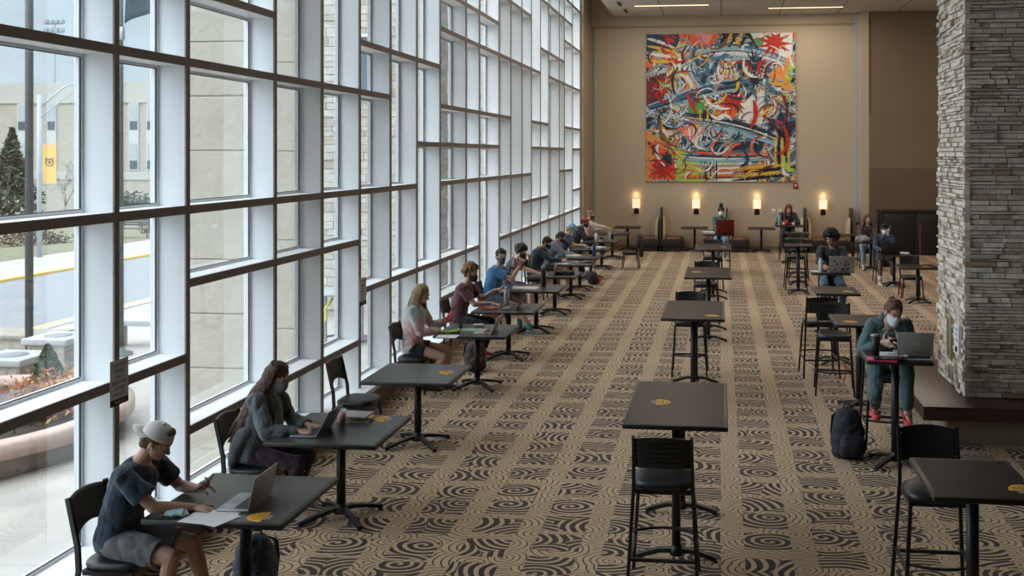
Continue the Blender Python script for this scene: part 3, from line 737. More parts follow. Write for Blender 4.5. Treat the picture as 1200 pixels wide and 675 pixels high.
# round planter: curved pinkish rim, soil
t = thing('planter', 'large curved planter with a smooth pinkish concrete rim outside the first window', 'planter', (-8.8, 10.35, gz(-8.35)))
def arc_ring(r0, r1, z0, z1, a0, a1, n=44):
    a = MB(); v = []; f = []
    for k in range(n+1):
        an = R(a0+(a1-a0)*k/n); c, s = math.cos(an), math.sin(an)
        v += [(r0*c,r0*s,z0),(r1*c,r1*s,z0),(r1*c,r1*s,z1),(r0*c,r0*s,z1)]
    for k in range(n):
        b0 = 4*k; b1 = 4*k+4
        f += [(b0,b1,b1+1,b0+1),(b0+1,b1+1,b1+2,b0+2),(b0+2,b1+2,b1+3,b0+3),(b0+3,b1+3,b1,b0)]
    a._new(v, f, 0, True); return a
arc_ring(1.70,2.00,.28,.42,0,360).build('rim', pbr('pink_concrete', (.50,.37,.32), .75), t)
arc_ring(1.62,1.86,0,.29,0,360).build('wall_ring', pbr('planter_base', (.26,.21,.18), .8), t)
a = MB(); a.rings([((0,0,.10),(1.66,0,0),(0,1.66,0)),((0,0,.30),(1.66,0,0),(0,1.66,0))], 40); a.build('soil', pbr('mulch', (.10,.075,.06), .95, var=.5, nscale=20, bump=.8, bscale=40), t)

def leafmat(name, c, v=.35): return pbr(name, c, .7, var=v, nscale=7)
def leaf_cloud(a, pts, size, rnd, mats=1, asp=.5):
    for p in pts:
        d = Vector((rnd.uniform(-1,1), rnd.uniform(-1,1), rnd.uniform(-.6,1))).normalized(); s_ = d.orthogonal().normalized()
        s_.rotate(Matrix.Rotation(rnd.uniform(0,6.28), 3, d)); L_ = size*rnd.uniform(.6,1.3); p = Vector(p)
        a._new([p-d*L_/2, p+s_*L_*asp/2, p+d*L_/2, p-s_*L_*asp/2], [(0,1,2,3)], rnd.randrange(mats), False)
def conifer(x, y, z, r, h, lab, c, n=2600, size=.05, cat='shrub', seed=1, name='evergreen_shrub'):
    rnd = random.Random(seed); t = thing(name, lab, cat, (x, y, z))
    a = MB(); pts = []
    for k in range(n):
        u = rnd.random()**.8; an = rnd.uniform(0,2*PI); rr = r*min(1, 1.5*(1-u)**.75)*(rnd.uniform(.7,1.1)) if cat == 'shrub' else r*(1-u)*rnd.uniform(.5,1.1)*(1+.25*math.sin(an*3+u*20))
        pts.append((rr*math.cos(an), rr*math.sin(an), h*(.04+.96*u)))
    leaf_cloud(a, pts, size, rnd, 2)
    a.build('foliage', [leafmat('leaf_'+lab[:6]+'a', c), leafmat('leaf_'+lab[:6]+'b', tuple(k*.6 for k in c))], t)
    a = MB(); a.tube([(0,0,-.1),(0,0,h*.5),(0,0,h*.9)], [r*.10, r*.06, .01]); a.build('stem', pbr('bark', (.10,.075,.055), .9), t)
    return t
conifer(-8.5, 11.75, -.02, .18, .66, 'small conical evergreen shrub behind the orange shrub outside', (.075,.12,.05), 3600, .04, seed=3)
# orange spreading shrub
rnd = random.Random(5); t = thing('orange_shrub', 'low spreading orange and red shrub in the planter outside', 'shrub', (-7.70, 10.75, .0))
a = MB(); st_ = MB(); pts = []
for k in range(46):
    an = rnd.uniform(0,2*PI); L_ = rnd.uniform(.28,.55); el = rnd.uniform(.55,1.45); prev = Vector((0,0,0)); pth = [prev.copy()]
    for q in range(5):
        prev = prev+Vector((math.cos(an)*math.cos(el), math.sin(an)*math.cos(el), math.sin(el)))*L_/5; el -= .15; pth.append(prev.copy())
        for z_ in range(9): pts.append(prev+Vector((rnd.gauss(0,.05),rnd.gauss(0,.05),rnd.gauss(0,.035))))
    st_.tube(pth, [.006,.005,.004,.003,.002,.001], 4)
t.scale = (1.25,1.25,1.2); leaf_cloud(a, pts, .07, rnd, 3, .35)
a.build('foliage', [leafmat('leaf_or1', (.50,.20,.06)), leafmat('leaf_or2', (.55,.34,.10)), leafmat('leaf_or3', (.38,.10,.06))], t); st_.build('stems', pbr('twig', (.18,.09,.05), .9), t)
rnd = random.Random(6); t = thing('blue_grass_tuft', 'dark blue grey spiky tuft in the planter at the left edge', 'plant', (-8.05, 10.0, -.02))
a = MB()
for k in range(120):
    an = rnd.uniform(0,2*PI); L_ = rnd.uniform(.2,.42); d = Vector((math.cos(an)*rnd.uniform(.3,.9), math.sin(an)*rnd.uniform(.3,.9), 1)).normalized(); s_ = d.orthogonal()*.008
    b_ = Vector((rnd.gauss(0,.12), rnd.gauss(0,.12), 0)); a._new([b_-s_, b_+s_, b_+d*L_], [(0,1,2)])
a.build('blades', leafmat('leaf_blue', (.07,.09,.12)), t)

# dark pole, flagpole with flag, lamppost with banner
t = thing('pole', 'thick dark grey pole outside the first window, near the stone pier', 'pole', (-11.07, 14.86, gz(-11.07)))
a = MB(); a.tube([(0,0,.05),(0,0,9.5)], .062, 16); a.build('shaft', pbr('pole_grey', (.10,.105,.11), .5, .3), t)
a = MB(); a.lathe([(.15,0),(.15,.04),(.08,.07),(.07,.12)], 20); a.build('base', pbr('pole_grey', (.1,.1,.1)), t)
t = thing('flagpole', 'flagpole on the plaza carrying a black flag, mostly behind a window mullion', 'flagpole', (-10.22, 15.98, gz(-10.22)))
a = MB(); a.tube([(0,0,.05),(0,0,9.3)], [.055,.04], 14); a.build('shaft', pbr('pole_green', (.14,.17,.17), .5, .3), t)
a = MB(); a.lathe([(.20,0),(.20,.06),(.09,.09),(.07,.15)], 20); a.build('base', pbr('pole_green', (.1,.1,.1)), t)
t = thing('flag', 'black flag with gold outlined emblem hanging high beside the flagpole', 'flag', (-10.14, 15.9, 5.28))
a = MB(); nx, nz_ = 16, 12; v = []
for i in range(nx+1):
    for j in range(nz_+1):
        u, w_ = i/nx, j/nz_; v.append((.05+u*1.7, .05*math.sin(u*7+w_*2), .0+.42*u**.6*.9+w_*1.3))
f = [(i*(nz_+1)+j, (i+1)*(nz_+1)+j, (i+1)*(nz_+1)+j+1, i*(nz_+1)+j+1) for i in range(nx) for j in range(nz_)]
a._new(v, f, 0, True); o = a.build('cloth', pbr('flag_black', (.025,.045,.06), .8), t)
so = o.modifiers.new('s','SOLIDIFY'); so.thickness = .004
a = MB(); a.tube([(.42,-.07,.55),(.60,-.08,.36),(.80,-.07,.52),(.95,-.07,.50)], .016, 6); a.tube([(.47,-.07,.62),(.62,-.08,.46),(.80,-.07,.60)], .010, 6); a.tube([(.42,-.07,.55),(.40,-.06,.9),(.8,-.03,1.1),(.95,-.03,.8),(.9,-.06,.52)], .016, 6)
a.build('emblem', pbr('flag_gold', (.62,.52,.18), .6), t)
a = MB(); a.rbox(-.03,.04,-.03,.03,-.28,-.06,.012); a.build('snap_hook', m_grey, t)
LX, LY = -23.94, 32.65
t = thing('lamp_post', 'pale blue grey street lamp post across the road, with a bracket arm', 'street lamp', (LX, LY, -.6))
m_lp = pbr('post_paint', (.42,.50,.58), .5)
a = MB(); a.tube([(0,0,0),(0,0,5.75)], [.085,.07], 12); a.build('shaft', m_lp, t)
a = MB(); a.tube([(0,0,5.3),(.7,.35,6.05),(1.45,.7,6.45)], .03, 8); a.tube([(0,0,4.9),(.7,.35,5.65),(1.45,.7,6.35)], .025, 8); a.build('arm', m_lp, t)
a = MB(); a.rbox(1.3,1.8,.60,.85,6.38,6.50,.03); a.build('lamp_head', m_grey, t)
t = thing('banner', 'yellow vertical banner with a dark square emblem hung on the lamp post', 'banner', (LX+.14, LY-.05, 2.05))
a = MB(); a.box(.03,.55,-.01,.01,0,1.36); a.build('cloth', pbr('banner_yellow', (.72,.47,.14), .8, var=.05), t)
a = MB(); a.bar((-.05,0,1.37),(.56,0,1.37),.025); a.bar((-.05,0,-.01),(.56,0,-.01),.025); a.build('rod', m_lp, t)
a = MB(); cx, cz, s_ = .29, .74, .13
a.tube([(cx-s_,-.014,cz+s_),(cx-s_,-.014,cz-s_*.6),(cx-s_*.5,-.014,cz-s_*1.05),(cx+s_*.5,-.014,cz-s_*1.05),(cx+s_,-.014,cz-s_*.6),(cx+s_,-.014,cz+s_),(cx+s_*.35,-.014,cz+s_*.8),(cx,-.014,cz+s_*.5),(cx-s_*.35,-.014,cz+s_*.8),(cx-s_,-.014,cz+s_)], .016, 6)
a.ell((cx,-.012,cz-.02),.05,.012,.045); a.ell((cx-.07,-.012,cz+.05),.02,.01,.02); a.ell((cx+.07,-.012,cz+.05),.02,.01,.02)
a.build('emblem', pbr('emblem_dark', (.035,.04,.06), .7), t)

# ------------------------------------------------------------------ far building, trees, hedge
def brick_mat():
    m = bpy.data.materials.new('tan_brick'); nt, N, L = nodes_of(m); b = N['Principled BSDF']; b.inputs['Roughness'].default_value = .9
    tc = N.new('ShaderNodeTexCoord'); mp = N.new('ShaderNodeMapping'); mp.inputs['Rotation'].default_value = (R(90),0,0); L.new(tc.outputs['Object'], mp.inputs[0])
    br = N.new('ShaderNodeTexBrick'); br.inputs['Scale'].default_value = 1; br.inputs['Brick Width'].default_value = .5; br.inputs['Row Height'].default_value = .2; br.inputs['Mortar Size'].default_value = .02
    br.inputs['Color1'].default_value = (.47,.42,.35,1); br.inputs['Color2'].default_value = (.40,.355,.295,1); br.inputs['Mortar'].default_value = (.50,.47,.42,1)
    L.new(mp.outputs[0], br.inputs['Vector']); L.new(br.outputs[0], b.inputs['Base Color']); return m
m_brick = brick_mat(); m_conc = pbr('pale_concrete', (.50,.48,.45), .9, var=.12, nscale=.4)
BY = 76.0
t = thing('college_building', 'tan brick building with tall narrow windows and a pale concrete parapet across the road', 'building', (-50, BY, -1.95))
bx0, bx1, H_ = -32, 10.0, 10.85
a = MB(); a.box(bx0,bx1,0,12,0,9.2); a.build('brick_wall', m_brick, t)
a = MB(); a.box(bx0-.1,bx1+.1,-.12,12,9.2,H_); a.build('parapet', m_conc, t)
a = MB(); a.box(bx0-.1,bx1+.1,-.1,.3,2.95,3.6); 
for xx in (4.9,7.9,9.3): a.box(xx,xx+.7,-.9,.2,0,3.0)
a.box(4.6,10.2,-1.0,.2,2.95,3.6); a.build('concrete_band', m_conc, t)
m_wf = pbr('window_surround', (.55,.56,.56), .7); m_wg = pbr('far_window_glass', (.05,.07,.09), .1)
for xx in (-14.,-11.2,-7.2,-4.6,-2.1,.6,2.6,4.1,6.6,8.2):
    a = MB(); a.box(xx-.42,xx+.42,-.10,.05,3.7,9.2); f_ = a.build('window', m_wf, t)
    for z0, z1, zm in ((3.8,5.9,4.5), (7.0,9.1,7.7)):
        a = MB(); a.box(xx-.32,xx+.32,-.13,.0,z0,zm); a.build('pane', m_wg, f_)
        a = MB(); a.box(xx-.32,xx+.32,-.14,.0,zm,z1); a.build('blind', pbr('blind', (.42,.45,.47), .7), f_)
for xx in (-1.9, 6.2):
    a = MB(); a.box(xx-.5,xx+.5,-.16,.0,.3,1.6); a.build('window', m_wg, t)
t2 = thing('roof_vent', 'small white capped vent pipe on the roof of the brick building', 'vent', (-51.5, BY+1, 8.25))
a = MB(); a.tube([(0,0,0),(0,0,1.0)], .24, 12); a.build('pipe', m_conc, t2); a = MB(); a.ell((0,0,1.1), .42,.42,.22); a.build('cap', m_white, t2)
for i, (xx, yy, lab) in enumerate([(-93,130,'distant stadium floodlight mast at the left edge of the sky'), (-76,130,'distant stadium floodlight mast above the right part of the brick building')]):
    t2 = thing('floodlight_mast', lab, 'light mast', (xx, yy, -2))
    a = MB(); a.tube([(0,0,0),(0,0,24 if i == 0 else 18)], .17, 8); a.build('mast', pbr('mast_grey', (.30,.33,.37), .6), t2)
    for q, zz in enumerate((23.4,22.2,21) if i == 0 else (17.6,16.6)):
        a = MB(); a.bar((-1.3,0,zz),(1.3,0,zz),.15)
        for k in (-1.2,-.4,.4,1.2): a.rbox(k-.32,k+.32,-.3,.1,zz,zz+.65,.05)
        a.build('lamp_bank', pbr('mast_grey', (.3,.3,.3)), t2)
conifer(-49.5, 64.7, -1.95, 2.1, 6.8, 'tall dark evergreen tree at the left edge beyond the road', (.10,.115,.08), 3000, .42, cat='tree', seed=8, name='evergreen_tree')
def bush(x, y, rx, ry, rz, lab, c, n, size, seed, z=None, name='bush'):
    rnd = random.Random(seed); t = thing(name, lab, 'bush', (x, y, gz(x) if z is None else z)); a = MB(); pts = []
    for k in range(n):
        d = Vector((rnd.gauss(0,1), rnd.gauss(0,1), abs(rnd.gauss(0,1)))).normalized()*rnd.uniform(.6,1.05)*(1+.15*math.sin(d_*5) if (d_:=rnd.random()) else 1)
        pts.append((d.x*rx, d.y*ry, d.z*rz))
    leaf_cloud(a, pts, size, rnd, 2); a.build('foliage', [leafmat('lf_'+lab[:8]+'a', c), leafmat('lf_'+lab[:8]+'b', tuple(k*.6 for k in c))], t)
    a = MB()
    for k in range(7): an = k*.9; a.tube([(0,0,-.1),(rx*.4*math.cos(an), ry*.4*math.sin(an), rz*.6)], [.03,.01], 5)
    a.build('stems', pbr('bark', (.1,.07,.05), .9), t)
bush(-51.0, 58.0, 3.0, 1.3, 2.0, 'dark green bush under the evergreen tree beyond the road', (.06,.085,.05), 2600, .28, 21)
bush(-40.2, 64.5, 3.6, 1.6, 1.7, 'dark green hedge in front of the building entrance, between the mullions', (.075,.10,.06), 2600, .3, 22, name='hedge')
bush(-28.6, 38.5, 2.0, .8, .7, 'brown autumn bush on the lawn behind the lamp post', (.13,.085,.06), 1600, .12, 23)
bush(-25.6, 43.6, 1.2, .7, .8, 'reddish brown bush on the lawn beside the park bench', (.15,.10,.08), 1400, .12, 24)
# bare tree in front of the building
rnd = random.Random(31); t = thing('bare_tree', 'leafless tree with fine grey brown twigs in front of the brick building', 'tree', (-42.6, 60.6, -1.6))
a = MB()
def branch(p, d, L_, r, k):
    q = p+d*L_; a.tube([p, (p+q)/2+Vector((rnd.gauss(0,.03),0,rnd.gauss(0,.03)))*L_, q], [r, r*.85, r*.6], 4)
    if k == 0: return
    for _ in range(3 if k > 1 else 4):
        e_ = (d+Vector((rnd.gauss(0,.5), rnd.gauss(0,.5), rnd.gauss(.1,.3)))).normalized(); branch(q, e_, L_*rnd.uniform(.6,.85), r*.55, k-1)
branch(Vector((0,0,0)), Vector((0,0,1)), 1.3, .10, 5)
a.build('branches', pbr('twig_grey', (.26,.22,.19), .9), t)
t = thing('park_bench', 'dark park bench frame on the lawn across the road', 'bench', (-25.3, 40.6, -.6))
a = MB(); [a.box(-.75,.75,-.22+.11*k,-.14+.11*k,.42,.45) for k in range(4)]; a.build('seat', pbr('bench_dark', (.08,.08,.09), .6), t)
a = MB(); [a.box(-.75,.75,.24,.27,.55+.1*k,.62+.1*k) for k in range(3)]; a.build('backrest', pbr('bench_dark', (.08,.08,.09), .6), t)
for xx in (-.7,.7):
    a = MB(); a.bar((xx,-.2,0),(xx,-.2,.43),.05); a.bar((xx,.22,0),(xx,.26,.86),.05); a.bar((xx,-.22,.41),(xx,.25,.41),.05); a.build('leg', pbr('bench_dark', (.08,.08,.09), .6), t)
# ================================================================== furniture
m_top = pbr('table_laminate', (.026,.018,.016), .36, var=.12, nscale=30, spec=.4, ior=1.22)
m_top_sheen = pbr('table_laminate_window_sheen', (.060,.057,.054), .33, var=.12, nscale=30, spec=.5, ior=1.45)  # same laminate; the lighter grey paints in the window reflection
m_edge = pbr('table_edge', (.016,.015,.015), .4)
def sticker(par, x, y, z, rot, side=1):
    """yellow dome-shaped notice with dark lettering and white lettering along its flat side"""
    e = bpy.data.objects.new('sticker', None)
    n = 20; a = MB(); w, h = .085, .115
    v = [(w*math.cos(PI*k/n), h*math.sin(PI*k/n)) for k in range(n+1)]
    a.prism(v, 0, .0008); o = a.build('sticker', m_yel, par, (x, y, z), rot)
    o['label'] = 'yellow dome shaped notice sticker'
    text('10 SEATS', .020, m_ink, o, (0,.080,.0010), name='lettering'); text('PLEASE', .036, m_ink, o, (0,.051,.0010), name='lettering'); text('CLEAN', .036, m_ink, o, (0,.019,.0010), name='lettering')
    text('SANITIZE\nBEFORE', .021, m_white, o, (0,-.026,.0010), name='lettering')
    return o
def base_x(t, h, span, col=.038, ang=45):
    a = MB(); a.tube([(0,0,.05),(0,0,h-.02)], [col,col], 18); a.lathe([(col*1.6,.045),(col*1.7,.07),(col*1.2,.10),(col,.13)], 18); a.build('column', m_blackmetal, t)
    a = MB(); a.box(-.17,.17,-.17,.17,h-.03,h-.012); a.build('mounting_plate', m_blackmetal, t)
    for k in range(4):
        an = R(ang+90*k); c, s = math.cos(an), math.sin(an); a = MB()
        pts = [(c*r_*span, s*r_*span, z) for r_, z in ((0,.085),(.25,.082),(.55,.062),(.85,.034),(1,.022))]
        for i in range(4):
            w0 = .060-.008*i; a.bar(pts[i], pts[i+1], w0, .030)
        a.lathe([(.014,0),(.018,.004),(.016,.014),(.001,.016)], 10, (c*span*.97, s*span*.97, 0))
        a.build('foot', m_blackmetal, t)
def base_t(t, h, y, span, col=.034):
    a = MB(); a.tube([(0,y,.06),(0,y,h-.02)], [col,col], 18); a.lathe([(col*1.5,.05),(col*1.5,.08),(col,.12)], 18, (0,y,0)); a.build('column', m_blackmetal, t)
    a = MB(); a.box(-.2,.2,y-.04,y+.04,h-.03,h-.012); a.build('mounting_plate', m_blackmetal, t)
    for s in (-1,1):
        a = MB(); pts = [(s*r_*span, y, z) for r_, z in ((0,.085),(.4,.080),(.8,.045),(1,.022))]
        for i in range(3): a.bar(pts[i], pts[i+1], .055-.006*i, .032)
        a.lathe([(.014,0),(.018,.004),(.016,.014),(.001,.016)], 10, (s*span*.97, y, 0)); a.build('foot', m_blackmetal, t)
def tabletop(t, w, d, h, top=None):
    a = MB(); a.rbox(-w/2,w/2,-d/2,d/2,h-.034,h,.006,0,2); o = a.build('tabletop', m_edge, t)
    a = MB(); a.box(-w/2+.028,w/2-.028,-d/2+.028,d/2-.028,h-.002,h+.0006); a.build('laminate', top or m_top, t)
    return o
def low_table(x, y, lab, w=.93, d=.93, group='low square tables along the window', stk=None, cat='table', nm='cafe_table'):
    t = thing(nm, lab, cat, (x, y, 0), 0, group)
    tabletop(t, w, d, .75, m_top_sheen if x < -3 and y < 30 else m_top); base_x(t, .75, .37 if w > .8 else .30)
    if stk: sticker(t, *stk)
    return t
def bar_table(x, y, lab, w=.77, d=1.42, stk=None, group='bar height tables down the middle', two=True):
    t = thing('bar_table', lab, 'table', (x, y, 0), 0, group)
    tabletop(t, w, d, 1.07)
    if two: base_t(t, 1.07, -d/2+.22, .30); base_t(t, 1.07, d/2-.22, .30)
    else: base_x(t, 1.07, .30)
    if stk: sticker(t, *stk)
    return t
def chair(lab, group=None, loc=(0,0,0), rot=0, H=.46, bar=False, slat=False, name='cafe_chair'):
    """metal framed chair, local +Y is the way the sitter faces"""
    t = thing(name, lab, 'stool' if bar else 'chair', loc, rot, group)
    w = .205 if bar else .20
    # seat: rounded vinyl pad, wider in front
    a = MB(); poly = []
    for k in range(32):
        an = 2*PI*k/32; c, s = math.cos(an), math.sin(an)
        px_ = (abs(c)**.55)*(1 if c > 0 else -1)*(.215+.008*s); py_ = (abs(s)**.62)*(1 if s > 0 else -1)*.205
        poly.append((px_, py_))
    rl = []
    for z, k in ((H-.058,.90),(H-.050,.96),(H-.030,1.0),(H-.012,.97),(H-.002,.88),(H+.004,.6),(H+.005,.05)):
        rl.append((z, k))
    v = []; f = []; n = 32
    for z, k in rl: v += [(p[0]*k, p[1]*k, z) for p in poly]
    for i in range(len(rl)-1):
        f += [(i*n+j, i*n+(j+1)%n, (i+1)*n+(j+1)%n, (i+1)*n+j) for j in range(n)]
    f += [tuple(range(n))[::-1], tuple((len(rl)-1)*n+j for j in range(n))]
    a._new(v, f, 0, True); a.build('seat', m_vinyl, t)
    a = MB(); a.bar((-w+.01,-.17,H-.07),(w-.01,-.17,H-.07),.02,.03); a.bar((-w+.01,.15,H-.07),(w-.01,.15,H-.07),.02,.03); a.bar((-w+.01,-.17,H-.07),(-w+.01,.15,H-.07),.02,.03); a.bar((w-.01,-.17,H-.07),(w-.01,.15,H-.07),.02,.03); a.build('seat_frame', m_chairmetal, t)
    sp = .035 if bar else .02
    BH = .34 if bar else .40
    for s in (-1,1):
        a = MB(); a.bar((s*(w+sp),.18+sp,0),(s*(w-.012),.155,H-.055),.024,.024); a.build('leg', m_chairmetal, t)
        a = MB(); a.bar((s*(w+sp+.005),-.235-sp,0),(s*w,-.195,H-.05),.024,.028); a.bar((s*w,-.195,H-.06),(s*(w-.002),-.205,H+.10),.024,.030); a.bar((s*(w-.002),-.205,H+.09),(s*(w-.006),-.275,H+BH),.022,.030); a.build('leg', m_chairmetal, t)
    # back panel: curved plate between the uprights
    def panel(z0, z1, arch, th=.014, grooves=0):
        a = MB(); n = 14; m_ = 10; v = []; f = []
        for side in (0,1):
            for i in range(n+1):
                u = -1+2*i/n
                for j in range(m_+1):
                    q = j/m_; zb = z0+arch*(1-u*u)*(1 if arch > 0 else 0); zt = z1+.022*(1-u*u)
                    z = zb+(zt-zb)*q; lean = -.205-.070*max(0,(z-(H+.09)))/(BH-.09)
                    y = lean-.028*(1-u*u)+(th/2 if side else -th/2)
                    if grooves: y += (.0035 if side else -.0035)*math.sin(2*PI*grooves*q)
                    v.append((u*(w-.012), y, z))
        K = (n+1)*(m_+1)
        for i in range(n):
            for j in range(m_):
                q = [i*(m_+1)+j, (i+1)*(m_+1)+j, (i+1)*(m_+1)+j+1, i*(m_+1)+j+1]; f.append(tuple(q)); f.append(tuple(K+c for c in q[::-1]))
        for i in range(n):
            for j in (0, m_): q = (i*(m_+1)+j, (i+1)*(m_+1)+j, K+(i+1)*(m_+1)+j, K+i*(m_+1)+j); f.append(q)
        for i in (0, n):
            for j in range(m_): f.append((i*(m_+1)+j, i*(m_+1)+j+1, K+i*(m_+1)+j+1, K+i*(m_+1)+j))
        a._new(v, f, 0, True); return a
    if bar:
        # seven horizontal slats
        for k in range(6): panel(H+.115+.036*k, H+.115+.036*k+.030, 0, .012).build('back_slat', m_black, t)
    else: panel(H+.14, H+.385, .055).build('backrest', m_black, t)
    if bar:
        a = MB(); pts = []
        for k in range(13):
            u = -1+2*k/12; pts.append((u*(w+.02), .165+.075*(1-u*u), .30+0*u))
        a.tube(pts, .011, 8); a.build('footrest', m_chairmetal, t)
        for (p0, p1) in (((-w-.02,-.215,.24),(w+.02,-.215,.24)), ((-w-.02,-.21,.26),(-w-.02,.17,.26)), ((w+.02,-.21,.26),(w+.02,.17,.26))):
            a = MB(); a.bar(p0, p1, .018, .024); a.build('stretcher', m_chairmetal, t)
    return t
STOOL_H = .77
def stool(lab, x, y, rot, group): return dup(STOOL0, (x, y, 0), rot, lab, group) if STOOL0U[0] else first(STOOL0, x, y, rot, lab, group)
def first(o, x, y, rot, lab, group):
    (STOOL0U if o is STOOL0 else CHAIR0U)[0] = True
    o.location = (x, y, 0); o.rotation_euler = (0,0,rot); return tag(o, lab, None, group)
def cchair(lab, x, y, rot, group): return dup(CHAIR0, (x, y, 0), rot, lab, group) if CHAIR0U[0] else first(CHAIR0, x, y, rot, lab, group)
STOOL0 = chair('x', bar=True, H=STOOL_H, name='bar_stool'); STOOL0U = [False]
CHAIR0 = chair('x', name='cafe_chair'); CHAIR0U = [False]

# ---- window tables
WX = -3.17
WT = [(6.36,'low dark table with a laptop, loose paper and blue face mask on it'),
 (8.05,'low dark table with an orange drink cup, open laptop and stack of books'),
 (10.18,'empty low dark square table beside the window with an empty chair behind it'),
 (12.76,'low dark table with a lime green pencil case and open silver laptop'),
 (14.68,'low dark table in front of the curly haired person in maroon'),
 (16.93,'low dark table in front of the person in the bright blue shirt'),
 (18.86,'low dark table carrying a flat black laptop bag, seventh from the near end'),
 (20.92,'low dark table in front of the person in the navy jacket with orange collar'),
 (22.26,'low dark table carrying a tall blue water bottle'),
 (24.2,'low table with a teal laptop before the person in the pale blue cap'),
 (26.4,'low dark table with clear cups in front of the person in the red cap'),
 (29.0,'low dark table with a dark laptop, last of the window row')]
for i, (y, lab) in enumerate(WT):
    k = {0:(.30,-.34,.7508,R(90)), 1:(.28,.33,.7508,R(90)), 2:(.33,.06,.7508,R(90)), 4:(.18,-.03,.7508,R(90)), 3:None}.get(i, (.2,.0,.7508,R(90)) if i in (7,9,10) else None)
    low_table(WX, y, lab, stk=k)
# chairs on the window side, facing the room
CH = [(6.10,-3.86,'black chair under the person in the white cap'),(8.0,-3.88,'black chair under the person in the grey jacket'),(10.25,-3.84,'empty black cafe chair by the window, next to the empty square table'),
 (12.5,-3.93,'black chair under the person in the tie dye hoodie'),(14.65,-3.88,'black chair under the person in the maroon shirt'),(16.75,-3.88,'black chair under the person in the blue shirt'),
 (18.75,-3.95,'black chair under the person holding a hand to the head'),(20.75,-3.88,'black chair under the person in the navy jacket with orange collar'),(22.4,-3.88,'black chair under the person in the grey hoodie'),
 (24.4,-3.88,'black chair under the person in the pale blue cap'),(26.6,-3.90,'black chair under the person in the red cap'),(29.0,-3.92,'black chair under the person in the pink and white top')]
for y, x, lab in CH: cchair(lab, x, y, R(-90), 'chairs on the window side of the low tables')
cchair('black chair on the room side of the window row, draped with a dark coat', -2.42, 26.5, R(90), None)

# ---- bar tables down the middle
TT = [(-.335,7.98,1.42,(-.18,-.02,1.0708,R(-90)),'nearest bar height table on the middle carpet, yellow sticker near its centre'),
 (-.34,12.78,1.5,(.23,-.52,1.0708,0),'second bar height table down the middle, sticker at its near right corner'),
 (-.21,16.85,1.5,(-.20,-.05,1.0708,0),'third bar height table down the middle, sticker left of centre'),
 (-.17,21.55,1.4,(.22,-.1,1.0708,0),'fourth bar height table down the middle, brown reflection on its left half'),
 (-.06,25.3,1.1,None,'fifth bar height table, the one with the red laptop')]
for x, y, d, s, lab in TT: bar_table(x, y, lab, d=d, stk=s)
SG = 'bar stools at the middle tables'
stool('black slat back bar stool in front of the nearest middle table, backrest towards camera', -.40, 7.10, 0, SG)
stool('black bar stool facing the camera behind the second middle table', -.43, 13.85, R(180), SG)
stool('black bar stool facing the camera behind the third middle table', -.27, 17.9, R(180), SG)
stool('black bar stool facing the camera behind the fourth middle table', -.19, 22.55, R(180), SG)
stool('black bar stool under the person with the red laptop', 0.0, 26.25, R(180), SG)
# ---- small bar tables on the right
RT = [(1.53,6.32,.62,.76,(.24,-.22,1.0708,0),'small bar height table at the bottom right with a yellow sticker at its right edge'),
 (1.70,10.06,.62,.60,None,'small bar height table with tumbler and folders before the person in teal'),
 (1.64,12.2,.64,.80,(-.12,-.20,1.0708,0),'small bar height table with a yellow sticker behind the table of the person in teal'),
 (1.66,14.85,.62,.80,(.16,-.18,1.0708,0),'empty small bar height table in front of the person with the stickered laptop'),
 (1.82,17.2,.64,.60,None,'small bar height table holding the silver laptop covered in stickers'),
 (1.68,22.2,.60,.60,None,'small empty bar height table, nearest of the three in line with the green bottle'),
 (1.80,23.75,.60,.60,None,'small empty bar height table, middle one of the three in line with the green bottle'),
 (1.92,25.6,.60,.60,None,'small empty bar height table, furthest of the three before the green bottle'),
 (1.90,28.3,.80,.70,None,'bar height table with the tall green bottle near the back wall')]
for x, y, w, d, s, lab in RT: bar_table(x, y, lab, w, d, s, 'small bar height tables on the right', False)
SG = 'bar stools at the small right hand tables'
stool('black slat back bar stool facing the camera at the bottom right table', 1.46, 7.05, R(180), SG)
stool('black bar stool under the person in teal', 1.72, 10.72, R(180), SG)
stool('empty black bar stool left of the person in teal, the nearer of two close together', 1.44, 13.0, R(176), SG)
stool('empty black bar stool facing away, the further of two close together', 1.34, 14.05, R(4), SG)
stool('black bar stool under the person with the stickered laptop', 1.93, 17.85, R(180), SG)
stool('black bar stool tucked behind the nearest of the three small tables in line', 1.68, 22.95, R(180), SG)
stool('black bar stool between the middle and furthest small tables in line', 1.86, 24.6, R(180), SG)
stool('black bar stool under the red haired person by the back wall', 1.90, 28.95, R(180), SG)
# ---- low tables on the far right
DT = [(4.02,21.1,.76,.76,(.15,-.1,.7508,0),'empty low table beside the stone pillar on the far right'),(3.98,23.7,.76,.76,None,'low table in front of the person in navy with a black laptop'),
 (3.92,26.9,.76,.76,None,'low table holding a big grey bag, far right'),(3.75,29.2,.76,.70,None,'low table beside the tan booth back, far right')]
for x, y, w, d, s, lab in DT: low_table(x, y, lab, w, d, 'low tables on the far right', s)
DG = 'chairs at the far right low tables'
cchair('empty chair behind the low table beside the stone pillar, orange tape on one leg', 4.05, 21.95, R(180), DG)
cchair('black chair under the person in navy on the far right', 3.86, 24.4, R(180), DG)
cchair('black chair under the person with long wavy hair', 3.92, 27.6, R(180), DG)
# ---- tables against the back wall
for i, (x, lab) in enumerate([(-2.95,'low table against the back wall under the leftmost sconce'),(-.83,'low table against the back wall under the sconce left of the red laptop'),(1.25,'low table against the back wall under the sconce right of the red laptop')]):
    low_table(x, 31.55, lab, .84, .84, 'tables against the back wall')
